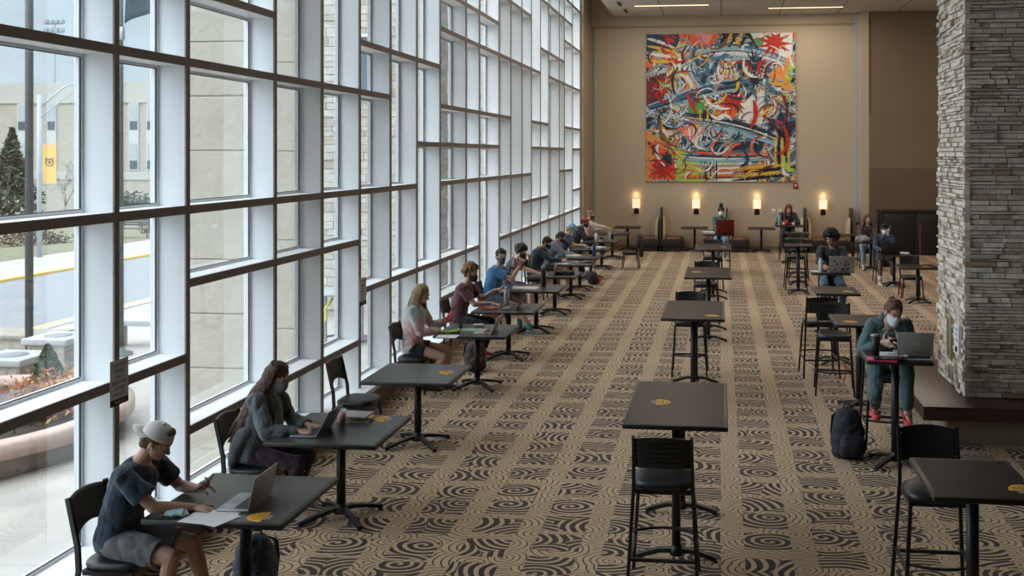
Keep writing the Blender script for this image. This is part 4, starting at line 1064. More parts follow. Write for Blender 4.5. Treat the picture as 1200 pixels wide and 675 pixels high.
# ---- booths
m_boxb = pbr('booth_base', (.020,.015,.014), .45); m_booth = pbr('booth_tan', (.46,.35,.22), .55, bump=.1); m_cush = pbr('booth_rust', (.20,.09,.045), .7, bump=.15)
def booth(x, lab, left=True, right=True, tan=True):
    t = thing('booth_bench', lab, 'bench', (x, 31.75, 0))
    for s, on in ((-1,left),(1,right)):
        if not on: continue
        x0, x1 = (-.70,-.04) if s < 0 else (.04,.70)
        a = MB(); a.box(x0+.05,x1-.05,-.48,.5,0,.16); a.build('plinth', m_boxb, t)
        a = MB(); a.rbox(x0,x1,-.52,.5,.16,.38,.01); a.build('seat_box', m_boxb, t)
        a = MB(); a.rbox(x0+.05 if s < 0 else x0+.14,x1-.14 if s < 0 else x1-.05,-.46,.5,.37,.435,.03); a.build('cushion', m_cush, t)
        a = MB(); a.rings([((s*.12,-.10,.38),(.075,0,0),(0,.38,0)),((s*.13,-.06,.6),(.085,0,0),(0,.40,0)),((s*.115,.0,.85),(.075,0,0),(0,.40,0)),((s*.09,.04,1.02),(.05,0,0),(0,.34,0)),((s*.08,.06,1.07),(.02,0,0),(0,.2,0))], 20)
        a.build('back_cushion', m_booth if tan else m_boxb, t)
    a = MB(); a.rbox(-.03,.03,-.40,.5,.0,1.08,.006); a.rbox(-.025,.025,-.12,.5,1.08,1.36,.006); a.build('divider', pbr('divider_dark', (.045,.035,.030), .5), t)
booth(-1.90, 'back to back tan booth with black seat boxes under the two left sconces')
booth(.18, 'back to back booth behind the person with the red laptop')
booth(2.62, 'back to back booth with black seat boxes under the rightmost sconce')
booth(4.05, 'single tan booth back and seat beside the brown bulkhead', right=False)

# ================================================================== small things
def laptop(lab, x, y, z, rot, mat=None, w=.33, d=.23, ang=108, deco=None, key=None):
    """rot: direction the user looks (local +Y); hinge is at local +Y"""
    t = thing('laptop', lab, 'laptop', (x, y, z), rot); mat = mat or m_laptop
    a = MB(); a.rbox(-w/2,w/2,-d/2,d/2,.0,.014,.004); b_ = a.build('keyboard_base', mat, t)
    a = MB()
    for r_ in range(5):
        for c_ in range(12): a.box(-w*.42+c_*w*.07,-w*.42+c_*w*.07+w*.058,-.005+r_*.019,.010+r_*.019,.0138,.0155)
    a.build('keys', m_key, b_)
    a = MB(); a.box(-.05,.05,-d/2+.012,-.018,.0138,.0146); a.build('trackpad', pbr('trackpad', (.28,.29,.3), .4), b_)
    M_ = Matrix.Translation((0,d/2-.004,.010)) @ Matrix.Rotation(R(-(ang-90)), 4, 'X')
    a = MB(); a.rbox(-w/2,w/2,-.003,.005,0,d,.003,M=M_); l_ = a.build('lid', mat, t)
    a = MB(); a.box(-w/2+.008,w/2-.008,-.0042,-.0028,.012,d-.008,M=M_); a.build('screen', m_screen, l_)
    if deco == 'logo':
        a = MB(); a.box(-.022,.022,.0050,.0056,d*.5-.006,d*.5+.010,M=M_); a.build('logo', pbr('logo_silver', (.55,.56,.58), .3, .5), l_)
    if deco == 'stickers':
        rnd = random.Random(3); cols = [(.02,.02,.025),(.05,.05,.06),(.30,.10,.10),(.12,.14,.12),(.02,.02,.03),(.08,.05,.05),(.2,.2,.25)]
        for k, (u, v_) in enumerate(((-.11,.15),(-.05,.13),(.02,.16),(.08,.14),(-.10,.07),(-.02,.06),(.05,.08),(.11,.055),(.12,.19),(-.06,.19))):
            a = MB(); n = 9; rr = rnd.uniform(.018,.032); p = [(u+rr*math.cos(2*PI*q/n)*rnd.uniform(.7,1.1), v_+rr*math.sin(2*PI*q/n)*rnd.uniform(.7,1.1)) for q in range(n)]
            a._new([M_ @ Vector((q[0],.0056+.0002*k,q[1])) for q in p], [tuple(range(n))]); a.build('sticker', pbr('deco%d' % (k%7), cols[k%7], .5), l_)
    return t
def bottle(lab, x, y, z, h=.24, r=.036, mat=None, capm=None, cat='bottle', name='water_bottle', loop=False):
    t = thing(name, lab, cat, (x, y, z)); mat = mat or m_black
    a = MB(); a.lathe([(.001,0),(r*.92,0),(r,.008),(r,h*.72),(r*.93,h*.80),(r*.6,h*.86),(r*.58,h*.88),(.001,h*.88)], 22); a.build('bottle_body', mat, t)
    a = MB(); a.lathe([(r*.64,h*.86),(r*.66,h*.87),(r*.66,h*.98),(r*.5,h),(.001,h)], 20)
    if loop: a.tube([(-r*.5,0,h),(-r*.4,0,h*1.08),(r*.4,0,h*1.08),(r*.5,0,h)], .006, 6)
    a.build('cap', capm or m_black, t); return t
def cup(lab, x, y, z, h, r0, r1, mat, lidm, name='cup', straw=None, liquid=None):
    t = thing(name, lab, 'cup', (x, y, z))
    if liquid:
        a = MB(); a.lathe([(.001,.004),(r0*.94,.004),(r0*.94+(r1-r0)*.7,h*.72),(.001,h*.72)], 20); a.build('drink', liquid, t)
    a = MB(); a.lathe([(.001,0),(r0,0),(r1,h*.94),(r1*.97,h*.94),(r0*.96,.004),(.001,.004)], 24); a.build('cup_body', mat, t)
    a = MB(); a.lathe([(r1*1.04,h*.92),(r1*1.05,h*.95),(r1*.98,h*.96),(r1*.93,h),(.001,h)], 24); a.build('lid', lidm, t)
    if straw: a = MB(); a.tube([(0,0,.02),(.012,0,h*1.35)], .003, 6); a.build('straw', straw, t)
    return t
def papers(lab, x, y, z, rot, n=3, w=.216, d=.279, mat=None, name='paper_sheet', h=.0006, spread=.02, cat='paper'):
    t = thing(name, lab, cat, (x, y, z), rot); rnd = random.Random(int(x*100+y*10))
    for k in range(n):
        a = MB(); M_ = Matrix.Translation((rnd.uniform(-spread,spread), rnd.uniform(-spread,spread), k*h)) @ Matrix.Rotation(rnd.uniform(-.25,.25)*(spread/.02), 4, 'Z')
        a.box(-w/2,w/2,-d/2,d/2,0,h,M=M_); a.build('sheet', mat or m_paper, t)
    return t
def book(lab, x, y, z, rot, w, d, h, mat, group=None, name='book'):
    t = thing(name, lab, 'book', (x, y, z), rot, group)
    a = MB(); a.rbox(-w/2,w/2,-d/2,d/2,0,.003,.001); a.rbox(-w/2,w/2,-d/2,d/2,h-.003,h,.001); a.box(-w/2,-w/2+.004,-d/2,d/2,0,h); a.build('cover', mat, t)
    a = MB(); a.box(-w/2+.003,w/2-.006,-d/2+.006,d/2-.006,.003,h-.003); a.build('pages', m_paper, t); return t
def phone(lab, M_, name='phone', bm_=None):
    t = thing(name, lab, 'phone'); t.matrix_world = M_
    a = MB(); a.rbox(-.036,.036,-.004,.004,-.073,.073,.004); a.build('body', bm_ or m_black, t)
    a = MB(); a.box(-.033,.033,-.0048,-.0038,-.068,.068); a.build('screen', m_screen, t); return t
def backpack(lab, x, y, rot, h=.48, w=.32, mat=None, pm=None, seed=1, tilt=0., z=0.):
    t = thing('backpack', lab, 'bag', (x, y, z), rot); t.rotation_euler = (tilt, 0, rot)
    mat = mat or pbr('bag_black', (.018,.018,.024), .75, bump=.3, bscale=40)
    a = MB(); a.rings([((0,0,.01),(w*.42,0,0),(0,.10,0)),((0,0,.06),(w*.50,0,0),(0,.135,0)),((0,0,h*.5),(w*.50,0,0),(0,.13,0)),((0,.01,h*.8),(w*.42,0,0),(0,.10,0)),((0,.02,h*.95),(w*.28,0,0),(0,.06,0)),((0,.02,h),(w*.1,0,0),(0,.02,0))], 22)
    a.remesh('body', mat, t, .012, 3, .012, 8)
    a = MB(); a.rings([((0,-.12,.05),(w*.36,0,0),(0,.05,0)),((0,-.14,.12),(w*.40,0,0),(0,.07,0)),((0,-.13,h*.42),(w*.38,0,0),(0,.06,0)),((0,-.10,h*.52),(w*.28,0,0),(0,.03,0))], 18)
    a.remesh('front_pocket', pm or mat, t, .012, 3, .010, 9)
    for s in (-1,1):
        a = MB(); a.tube([(s*.07,.06,h*.92),(s*.10,.15,h*.78),(s*.11,.17,h*.45),(s*.12,.10,.08)], [.018,.022,.020,.010], 8, sq=(1,.35)); a.build('strap', m_black, t)
    a = MB(); a.tube([(-.04,.03,h*.97),(-.03,.03,h*1.06),(.03,.03,h*1.06),(.04,.03,h*.97)], .008, 6); a.build('handle', m_black, t)
    return t
ZT, ZB = .7508, 1.0708
m_clear = bpy.data.materials.new('clear_plastic'); _nt, _N, _L = nodes_of(m_clear)
_b = _N['Principled BSDF']; _b.inputs['Base Color'].default_value = (.85,.88,.9,1); _b.inputs['Roughness'].default_value = .15; _b.inputs['Alpha'].default_value = .35
_n = _N.new('ShaderNodeTexNoise'); _m = _N.new('ShaderNodeMapRange'); _m.inputs[3].default_value = .30; _m.inputs[4].default_value = .42; _L.new(_n.outputs[0], _m.inputs[0]); _L.new(_m.outputs[0], _b.inputs['Alpha'])
m_folder = pbr('folder_yellow', (.62,.50,.20), .7)
RM = R(-90)
# table 1
laptop('open silver laptop in front of the person in the white cap', -3.12, 6.24, ZT, RM, ang=102, d=.22)
papers('loose white sheets on the nearest low table beside the laptop', -3.20, 5.98, ZT+.0006, R(80), 3, spread=.03)
t = thing('face_mask', 'crumpled pale blue face mask on the nearest low table', 'face mask', (-3.45, 5.98, ZT))
a = MB(); a.rings([((-.075,0,.008),(0,.02,0),(0,0,.006)),((-.05,.01,.018),(0,.045,0),(0,0,.016)),((0,-.005,.022),(0,.05,0),(0,0,.02)),((.05,.008,.018),(0,.042,0),(0,0,.016)),((.08,0,.008),(0,.015,0),(0,0,.006))], 18); a.remesh('cloth', pbr('mask_blue', (.42,.62,.68), .8), t, .004, 2, .008, 26)
a = MB(); a.tube([(-.07,.02,.01),(-.11,.05,.004),(-.09,-.02,.004),(-.06,-.02,.01)], .002, 5); a.build('ear_loop', m_white, t)
# table 2
laptop('open grey laptop the person in the grey jacket is typing on', -3.37, 7.90, ZT, RM, pbr('laptop_grey', (.20,.21,.23), .4, .6), ang=118)
cup('clear cup of orange drink with a lid on the low table', -3.20, 8.14, ZT, .135, .030, .043, m_clear, m_clear, 'iced_drink', liquid=pbr('orange_drink', (.75,.10,.02), .3))
for k, (w_, d_, h_, m_, dx, rr, lb) in enumerate([(.22,.28,.014,m_paper,0,.1,'white notebook at the bottom of the stack beside the orange drink'),(.20,.27,.022,m_folder,.01,.25,'yellow covered book in the middle of the stack beside the orange drink'),(.21,.28,.012,pbr('cover_grey', (.30,.30,.30), .7),-.01,-.05,'grey notebook on top of the stack beside the orange drink')]):
    book(lb, -3.15+dx, 8.33, ZT+(0,.0145,.037)[k], rr+R(90), w_, d_, h_, m_, 'books stacked beside the orange drink')
# table 4
laptop('open pale laptop on the table with the lime green pencil case', -3.03, 12.62, ZT, RM, pbr('laptop_gold', (.45,.38,.32), .4, .6), ang=112)
t = thing('pencil_case', 'lime green pencil case on the low table by the tie dye hoodie', 'pencil case', (-3.46, 12.50, ZT), R(15))
a = MB(); a.rings([((-.12,0,.012),(0,.02,0),(0,0,.012)),((-.1,0,.02),(0,.035,0),(0,0,.02)),((.05,0,.022),(0,.035,0),(0,0,.022)),((.11,.0,.03),(0,.03,0),(0,0,.03)),((.13,0,.03),(0,.015,0),(0,0,.02))], 14); a.remesh('pouch', pbr('lime_cloth', (.42,.62,.10), .7), t, .006, 2, .006, 20)
a = MB(); a.bar((-.10,0,.042),(.10,0,.054),.006,.003); a.build('zip', m_black, t)
t = thing('glasses_case', 'small white case beside the pale laptop', 'case', (-3.22, 13.02, ZT), .2); a = MB(); a.rbox(-.07,.07,-.03,.03,0,.035,.014); a.build('shell', m_white, t); a = MB(); a.rbox(-.071,.071,-.031,.031,.017,.019,.001); a.build('seam', m_black, t)
t = thing('ink_pot', 'small black round pot by the hand of the person in the tie dye hoodie', 'pot', (-3.42, 12.86, ZT)); a = MB(); a.lathe([(.001,0),(.024,0),(.026,.045),(.001,.045)], 16); a.build('pot_body', m_black, t); a = MB(); a.lathe([(.027,.045),(.027,.06),(.001,.062)], 16); a.build('lid', m_blackmetal, t)
papers('pale green worksheet between the pencil case and the pale laptop', -3.30, 12.78, ZT, R(85), 2, .22, .30, pbr('worksheet', (.30,.38,.34), .4), spread=.01)
papers('open notebook under the hand of the person in the tie dye hoodie', -3.44, 12.27, ZT, R(92), 3, .2, .26, name='notebook_page', spread=.01)
# table 5
laptop('open dark grey laptop in front of the person in maroon', -3.12, 14.60, ZT, RM, pbr('laptop_mid', (.11,.11,.12), .4, .5), ang=118)
bottle('clear and white water bottle beside the maroon shirted person', -3.27, 15.02, ZT, .27, .042, pbr('bottle_white', (.62,.64,.66), .25), m_grey)
t = thing('marker', 'red marker and case on the table in front of the maroon shirt', 'marker', (-3.45, 14.42, ZT), R(20)); a = MB(); a.tube([(-.09,0,.010),(.06,0,.010)], .010, 10); a.build('barrel', pbr('marker_red', (.70,.06,.05), .4), t); a = MB(); a.tube([(.06,0,.010),(.10,0,.010)], .0108, 10); a.build('cap', pbr('marker_blue', (.1,.2,.4), .4), t)
t = thing('pencil_case', 'coral red pencil case on the table of the maroon shirted person', 'pencil case', (-3.40, 14.50, ZT), R(-10)); a = MB(); a.rings([((-.10,.03,.01),(0,.02,0),(0,0,.01)),((-.07,.03,.014),(0,.03,0),(0,0,.014)),((.07,.04,.014),(0,.03,0),(0,0,.014)),((.10,.04,.01),(0,.02,0),(0,0,.01))], 12); a.build('pouch', pbr('coral', (.80,.16,.11), .6), t)
a = MB(); a.bar((-.06,.03,.028),(.06,.04,.028),.005,.002); a.build('zip', m_black, t)
# table 6
bottle('black insulated tumbler on the table of the person in the blue shirt', -3.08, 17.12, ZT, .30, .045, m_black, m_black, name='tumbler')
papers('open notebook sheets in front of the person in the blue shirt', -3.36, 16.90, ZT, R(88), 3, .30, .42, spread=.02)
laptop('open silver laptop edge on in front of the hand raised person', -3.25, 18.62, ZT, RM, ang=100)
# table 7.. laptop bag
t = thing('laptop_bag', 'flat black laptop bag lying on the seventh window table', 'bag', (-3.0, 18.95, ZT), .1); a = MB(); a.rbox(-.2,.2,-.15,.15,0,.06,.02); a.remesh('body', pbr('bag_black', (.018,.018,.024), .7), t, .012, 2, .008, 9); a = MB(); a.tube([(-.08,-.15,.03),(-.07,-.2,.03),(.07,-.2,.03),(.08,-.15,.03)], .008, 6); a.build('handle', m_black, t)
papers('loose sheets in front of the navy jacket with orange collar', -3.35, 20.75, ZT, R(80), 3, spread=.03)
laptop('closed looking flat silver laptop on the table of the navy jacket', -3.02, 21.05, ZT, RM, ang=172, w=.32, d=.22)
papers('stack of white papers near the blue water bottle', -3.30, 22.2, ZT, R(70), 8, spread=.03, h=.004)
bottle('tall blue water bottle on the window table', -2.86, 22.38, ZT, .30, .042, pbr('bottle_blue', (.045,.07,.22), .35), m_black, loop=True)
laptop('open teal laptop of the person in the pale blue cap', -3.22, 24.2, ZT, RM, pbr('laptop_teal', (.05,.20,.20), .45), ang=115)
papers('crumpled white papers behind the blue water bottle', -2.95, 24.0, ZT, R(40), 5, spread=.06, h=.012)
cup('clear cup on the table by the red cap, the left of two', -3.30, 26.25, ZT, .20, .035, .045, m_clear, m_clear, straw=m_white)
cup('clear cup on the table by the red cap, the right of two', -2.98, 26.55, ZT, .22, .035, .048, m_clear, m_clear, straw=m_white)
laptop('open silver laptop on the table of the red cap person', -3.15, 26.35, ZT, RM, ang=105)
laptop('dark open laptop on the last window table', -2.90, 28.9, ZT, RM, m_laptopd, ang=105)
# floor by the window
backpack('black and red bag lying on the carpet beside the window tables', -3.0, 23.3, R(100), .30, .40, pbr('bag_dark', (.02,.015,.02), .8, bump=.3), pbr('bag_red', (.30,.02,.03), .8))
backpack('brown backpack on the carpet under the table of the tie dye hoodie person', -3.45, 13.75, R(30), .42, .3, pbr('bag_brown', (.05,.028,.022), .8, bump=.3))
backpack('grey blue bag on the carpet beside the legs of the person in the white cap', -3.22, 6.60, R(10), .40, .30, pbr('bag_denim', (.10,.13,.16), .8, bump=.3))
t = thing('plastic_bag', 'crumpled white plastic bag on the carpet under the far window tables', 'bag', (-3.42, 25.35, 0)); a = MB(); a.rings([((0,0,.01),(.14,0,0),(0,.12,0)),((0,0,.10),(.17,0,0),(0,.14,0)),((0,0,.22),(.10,0,0),(0,.08,0)),((0,.0,.30),(.03,0,0),(0,.03,0))], 14); a.remesh('sack', pbr('bag_white', (.66,.67,.70), .5), t, .014, 2, .03, 7); a = MB(); a.tube([(-.03,0,.28),(-.05,0,.36),(.0,0,.38),(.03,0,.29)], .006, 6); a.build('handle', m_white, t)
t = thing('coat', 'dark coat hanging over the chair on the room side of the window row', 'coat', (-2.42, 26.5, 0), R(90))
a = MB(); a.rings([((0,-.30,.30),(.05,0,0),(0,.03,0)),((0,-.30,.36),(.13,0,0),(0,.05,0)),((0,-.29,.60),(.20,0,0),(0,.06,0)),((0,-.27,.84),(.22,0,0),(0,.07,0)),((0,-.25,.90),(.18,0,0),(0,.04,0))], 18); a.remesh('body', pbr('coat_black', (.022,.020,.022), .85), t, .016, 3, .03, 7, .5)
a = MB(); a.tube([(.20,-.28,.82),(.24,-.29,.60),(.22,-.31,.40)], [.05,.05,.04], 10); a.build('sleeve', pbr('coat_black', (.02,.02,.02)), t)
# right tables
laptop('grey laptop with a small logo in front of the person in teal', 1.86, 10.02, ZB+.03, R(180), pbr('laptop_graphite', (.36,.35,.34), .45, .2), ang=104, deco='logo', w=.34, d=.235)
for k, (w_, d_, h_, m_) in enumerate([(.22,.30,.012,m_paper),(.21,.28,.014,pbr('cover_dark', (.05,.05,.06), .6))]):
    book(['white folder under the graphite laptop','dark folder on the white one under the graphite laptop'][k], 1.86, 9.98, ZB+.0135*k, R(90)+.04*k, w_, d_, h_, m_, 'folders under the graphite laptop')
cup('black tumbler with a pale rim on the table of the person in teal', 1.50, 9.98, ZB, .22, .035, .047, m_black, pbr('tumbler_lid', (.25,.24,.23), .3, .4), 'travel_tumbler')
book('black folder in front of the tumbler', 1.60, 9.84, ZB+.013, R(88), .16, .28, .012, m_black); book('pink and white folder sticking out under the black folder', 1.54, 9.83, ZB, R(80), .17, .28, .012, pbr('folder_pink', (.62,.05,.18), .5))
papers('white sheets under the phone of the person in teal', 1.68, 10.14, ZB, R(92), 2, .2, .26, spread=.01)
t = thing('cable', 'pale coiled cable lying on the folders between tumbler and laptop', 'cable', (1.70, 9.95, ZB+.026)); a = MB(); a.tube([(-.08,.04,.006),(-.03,.0,.008),(.03,.03,.01),(.07,-.04,.006),(.02,-.07,.006)], .008, 6); a.build('wire', pbr('cable_beige', (.5,.45,.38), .6), t); a = MB(); a.rbox(.05,.09,-.09,-.06,0,.02,.004); a.build('plug', m_white, t)
backpack('black backpack slumped on the carpet beside the stool of the person in teal', 1.27, 10.25, R(15), .50, .34, pbr('bag_navy', (.022,.022,.035), .8, bump=.4))
laptop('silver laptop covered in stickers in front of the curly haired person', 2.0, 17.1, ZB, R(180), ang=100, deco='stickers', w=.42, d=.28)
bottle('white and grey bottle beside the stickered laptop', 1.66, 17.0, ZB, .24, .038, pbr('bottle_pale', (.55,.58,.62), .4), m_grey)
papers('white papers left of the pale bottle on the stickered laptop table', 1.60, 17.2, ZB, R(60), 2, .15, .2, spread=.01)
laptop('burgundy red laptop on the fifth middle table', .10, 25.0, ZB, R(180), pbr('laptop_red', (.13,.008,.012), .35, .2), ang=98, w=.44, d=.36)
papers('white papers left of the red laptop', -.30, 25.15, ZB, R(80), 4, .2, .28, spread=.01, h=.01)
bottle('tall pale green bottle on the table near the light switches', 1.62, 28.1, ZB, .36, .048, pbr('bottle_green', (.20,.34,.26), .4), m_black)
cup('red paper cup in front of the red haired person', 1.80, 28.12, ZB, .15, .04, .055, pbr('cup_red', (.55,.03,.03), .5), pbr('cup_red', (.5,.03,.03), .5))
bottle('grey metal cup on the low table of the long wavy haired person', 3.78, 26.95, ZT, .17, .04, m_grey, m_grey, name='metal_cup', cat='cup')
t = thing('tote_bag', 'big pale grey bag slumped on the low table at the far right', 'bag', (3.68, 26.75, ZT-.02)); a = MB(); a.ell((0,0,.09),.19,.15,.11); a.remesh('body', pbr('bag_grey', (.25,.26,.28), .8), t, .02, 2, .03, 6); a = MB(); a.tube([(-.08,0,.2),(-.05,0,.28),(.05,0,.28),(.08,0,.2)], .008, 6); a.build('handle', m_black, t)
laptop('grey laptop on the low table beside the big grey bag', 4.05, 26.85, ZT, R(180), pbr('laptop_mid', (.11,.11,.12)), ang=100)
laptop('black laptop in front of the person in navy on the far right', 3.86, 23.6, ZT, R(180), m_black, ang=98, w=.42, d=.27)
papers('white papers right of the black laptop', 4.20, 23.7, ZT, R(70), 4, .15, .22, spread=.01, h=.008)
t = thing('umbrella', 'folded pale blue umbrella leaning on the low table at far right', 'umbrella', (4.18, 26.55, ZT)); a = MB(); a.rings([((0,0,0),(.13,0,0),(0,.06,0)),((.05,0,.14),(.09,0,0),(0,.05,0)),((.14,0,.33),(.03,0,0),(0,.02,0)),((.17,0,.40),(.008,0,0),(0,.008,0))], 14); a.remesh('canopy', pbr('umbrella_blue', (.38,.52,.60), .7), t, .012, 2, .014, 12); a = MB(); a.tube([(.16,0,.38),(.19,0,.46)], .007, 6); a.build('tip', m_grey, t)
# tape marks on legs and floor
t = thing('tape_strip', 'orange tape hanging from the back of the empty far right chair leg', 'tape', (3.80, 21.70, .0)); a = MB(); a.box(-.02,.02,-.002,.002,0,.32); a.build('strip', pbr('tape_orange', (.55,.12,.02), .5), t); a = MB(); a.rbox(-.03,.03,-.01,.01,.0,.05,.004); a.build('knot', pbr('tape_orange', (.5,.1,.02)), t)
t = thing('hair_tie', 'tangle of orange cord on the carpet below the pair of bar stools', 'cord', (1.62, 13.6, .0)); a = MB(); a.tube([(0,0,.01),(.05,.06,.12),(.0,.02,.28),(.08,.0,.16),(.14,.04,.02),(.25,-.02,.01)], .010, 6); a.build('cord', pbr('tape_orange', (.55,.12,.02), .5), t); a = MB(); a.rbox(.22,.27,-.04,0,0,.03,.005); a.build('clip', pbr('tape_orange', (.5,.1,.02)), t)
# notices on the mullions
def notice(lab, y, z, lines, x=XW+.006, w=.11, h=.28):
    t = thing('window_notice', lab, 'sign', (x, y, z)); a = MB(); a.box(-.0015,.0015,-w,w,0,h); a.build('sheet', pbr('notice_sheet', (.60,.61,.62), .5), t)
    a = MB(); a.box(.0012,.002,-w,w,-.045,.0); a.build('footer', m_ink, t)
    for k, s in enumerate(lines): text(s, .034, m_ink, t, (.0022, 0, h-.04-.042*k), (R(90),0,R(90)))
    text('THANK YOU', .022, m_white, t, (.0026, 0, -.023), (R(90),0,R(90)))
notice('printed paper notice on the second window mullion from the left, above the white cap', 6.70, 1.30, ('STUDENTS','DINING','ONLY','PERMITTED','IN THIS','FACILITY'))
notice('printed paper notice on the window mullion behind the empty chair', 11.60, 1.28, ('STUDENTS','DINING','ONLY','PERMITTED','IN THIS','FACILITY'))

for y_, z_, lab in ((20.17,1.45,'narrow white strip on a far window mullion, the nearer of two'),(23.56,1.45,'narrow white strip on a far window mullion, the further of two')):
    t = thing('white_strip', lab, 'paper', (XW-.03, y_-.031, z_)); a = MB(); a.box(-.035,.025,-.004,.0,0,.32); a.build('sheet', m_white, t); a = MB(); a.box(-.02,.01,-.006,-.004,.29,.31); a.build('tape', m_paper, t)  # plain white upright strips on two far mullions
# ================================================================== people
def skin(name, c): return pbr('skin_'+name, c, .5, var=.06, nscale=14, bump=.04, bscale=160)
SK = {'fair': skin('fair', (.56,.33,.24)), 'tan': skin('tan', (.42,.235,.155)), 'brown': skin('brown', (.16,.08,.05)), 'light': skin('light', (.60,.37,.28))}
def cloth(name, c, var=.12, rough=.85, bscale=120): return pbr('cloth_'+name, c, rough, var=var, nscale=6, bump=.12, bscale=bscale, sheen=.2)
def hairm(name, c):
    key = 'hair_'+name
    if key in MATS: return MATS[key]
    m = bpy.data.materials.new(key); nt, N, L = nodes_of(m); b = N['Principled BSDF']; b.inputs['Roughness'].default_value = .5; b.inputs['Specular IOR Level'].default_value = .25
    tc = N.new('ShaderNodeTexCoord'); mp = N.new('ShaderNodeMapping'); mp.inputs['Scale'].default_value = (1,1,.16); L.new(tc.outputs['Object'], mp.inputs[0])
    nz = N.new('ShaderNodeTexNoise'); nz.inputs['Scale'].default_value = 130; nz.inputs['Detail'].default_value = 3; L.new(mp.outputs[0], nz.inputs[0])
    mx = N.new('ShaderNodeMix'); mx.data_type = 'RGBA'; mx.inputs[6].default_value = (*[k*.45 for k in c],1); mx.inputs[7].default_value = (*[min(1,k*1.2) for k in c],1); L.new(nz.outputs[0], mx.inputs[0]); L.new(mx.outputs[2], b.inputs['Base Color'])
    bp = N.new('ShaderNodeBump'); bp.inputs['Strength'].default_value = .5; bp.inputs['Distance'].default_value = .006; L.new(nz.outputs[0], bp.inputs['Height']); L.new(bp.outputs[0], b.inputs['Normal'])
    MATS[key] = m; return m
def ik(S, T, l1, l2, pole):
    S, T, pole = Vector(S), Vector(T), Vector(pole); d = T-S; D = min(d.length, (l1+l2)*.995); d.normalize(); T = S+d*D
    a = (l1*l1-l2*l2+D*D)/(2*D); h = math.sqrt(max(0, l1*l1-a*a)); p = pole-d*pole.dot(d)
    p = p.normalized() if p.length > 1e-5 else Vector((0,0,-1)); return S+d*a+p*h, T
def hand_prims(a, W, f, n, right, curl=(.35,.4,.3), spread=1., thumb=.5):
    """five separate fingers on a palm. W wrist, f forward, n palm normal"""
    f = Vector(f).normalized(); n = Vector(n); n = (n-f*n.dot(f)).normalized(); s = f.cross(n)*(1 if right else -1)  # s: towards the thumb
    W = Vector(W)
    a.rings([(W-f*.02, s*.026, n*.019),(W+f*.01, s*.029, n*.017),(W+f*.045, s*.039, n*.016),(W+f*.080, s*.042, n*.013),(W+f*.092, s*.036, n*.009)], 14)
    for off, L_, r_ in ((.031,.070,.0102),(.0105,.079,.0104),(-.0105,.073,.0100),(-.031,.056,.0092)):
        p = W+f*.084+s*off; d = (f+s*off*3.5*spread).normalized(); rr = r_
        for i, (k, fr) in enumerate(zip(curl, (.45,.30,.25))):
            ax = d.cross(n).normalized(); d = (Matrix.Rotation(k, 3, ax) @ d).normalized(); n_ = n
            q = p+d*L_*fr; a.cap(p, rr, q, rr*.92, 8); p = q; rr *= .93; n = (n-d*n.dot(d)).normalized() if (n-d*n.dot(d)).length > .1 else n
        n = n_ if False else n
    # thumb
    n0 = Vector(n); p = W+f*.022+s*.026; d = (f*.62+s*.78+n0*thumb*.5).normalized()
    a.cap(p-d*.01, .0135, p+d*.038, .0108, 8); p = p+d*.038; d = (d+f*.55+n0*thumb*.3).normalized(); a.cap(p, .0108, p+d*.028, .0100, 8); p += d*.028; a.cap(p, .0100, p+(d+f*.3).normalized()*.022, .0082, 8)

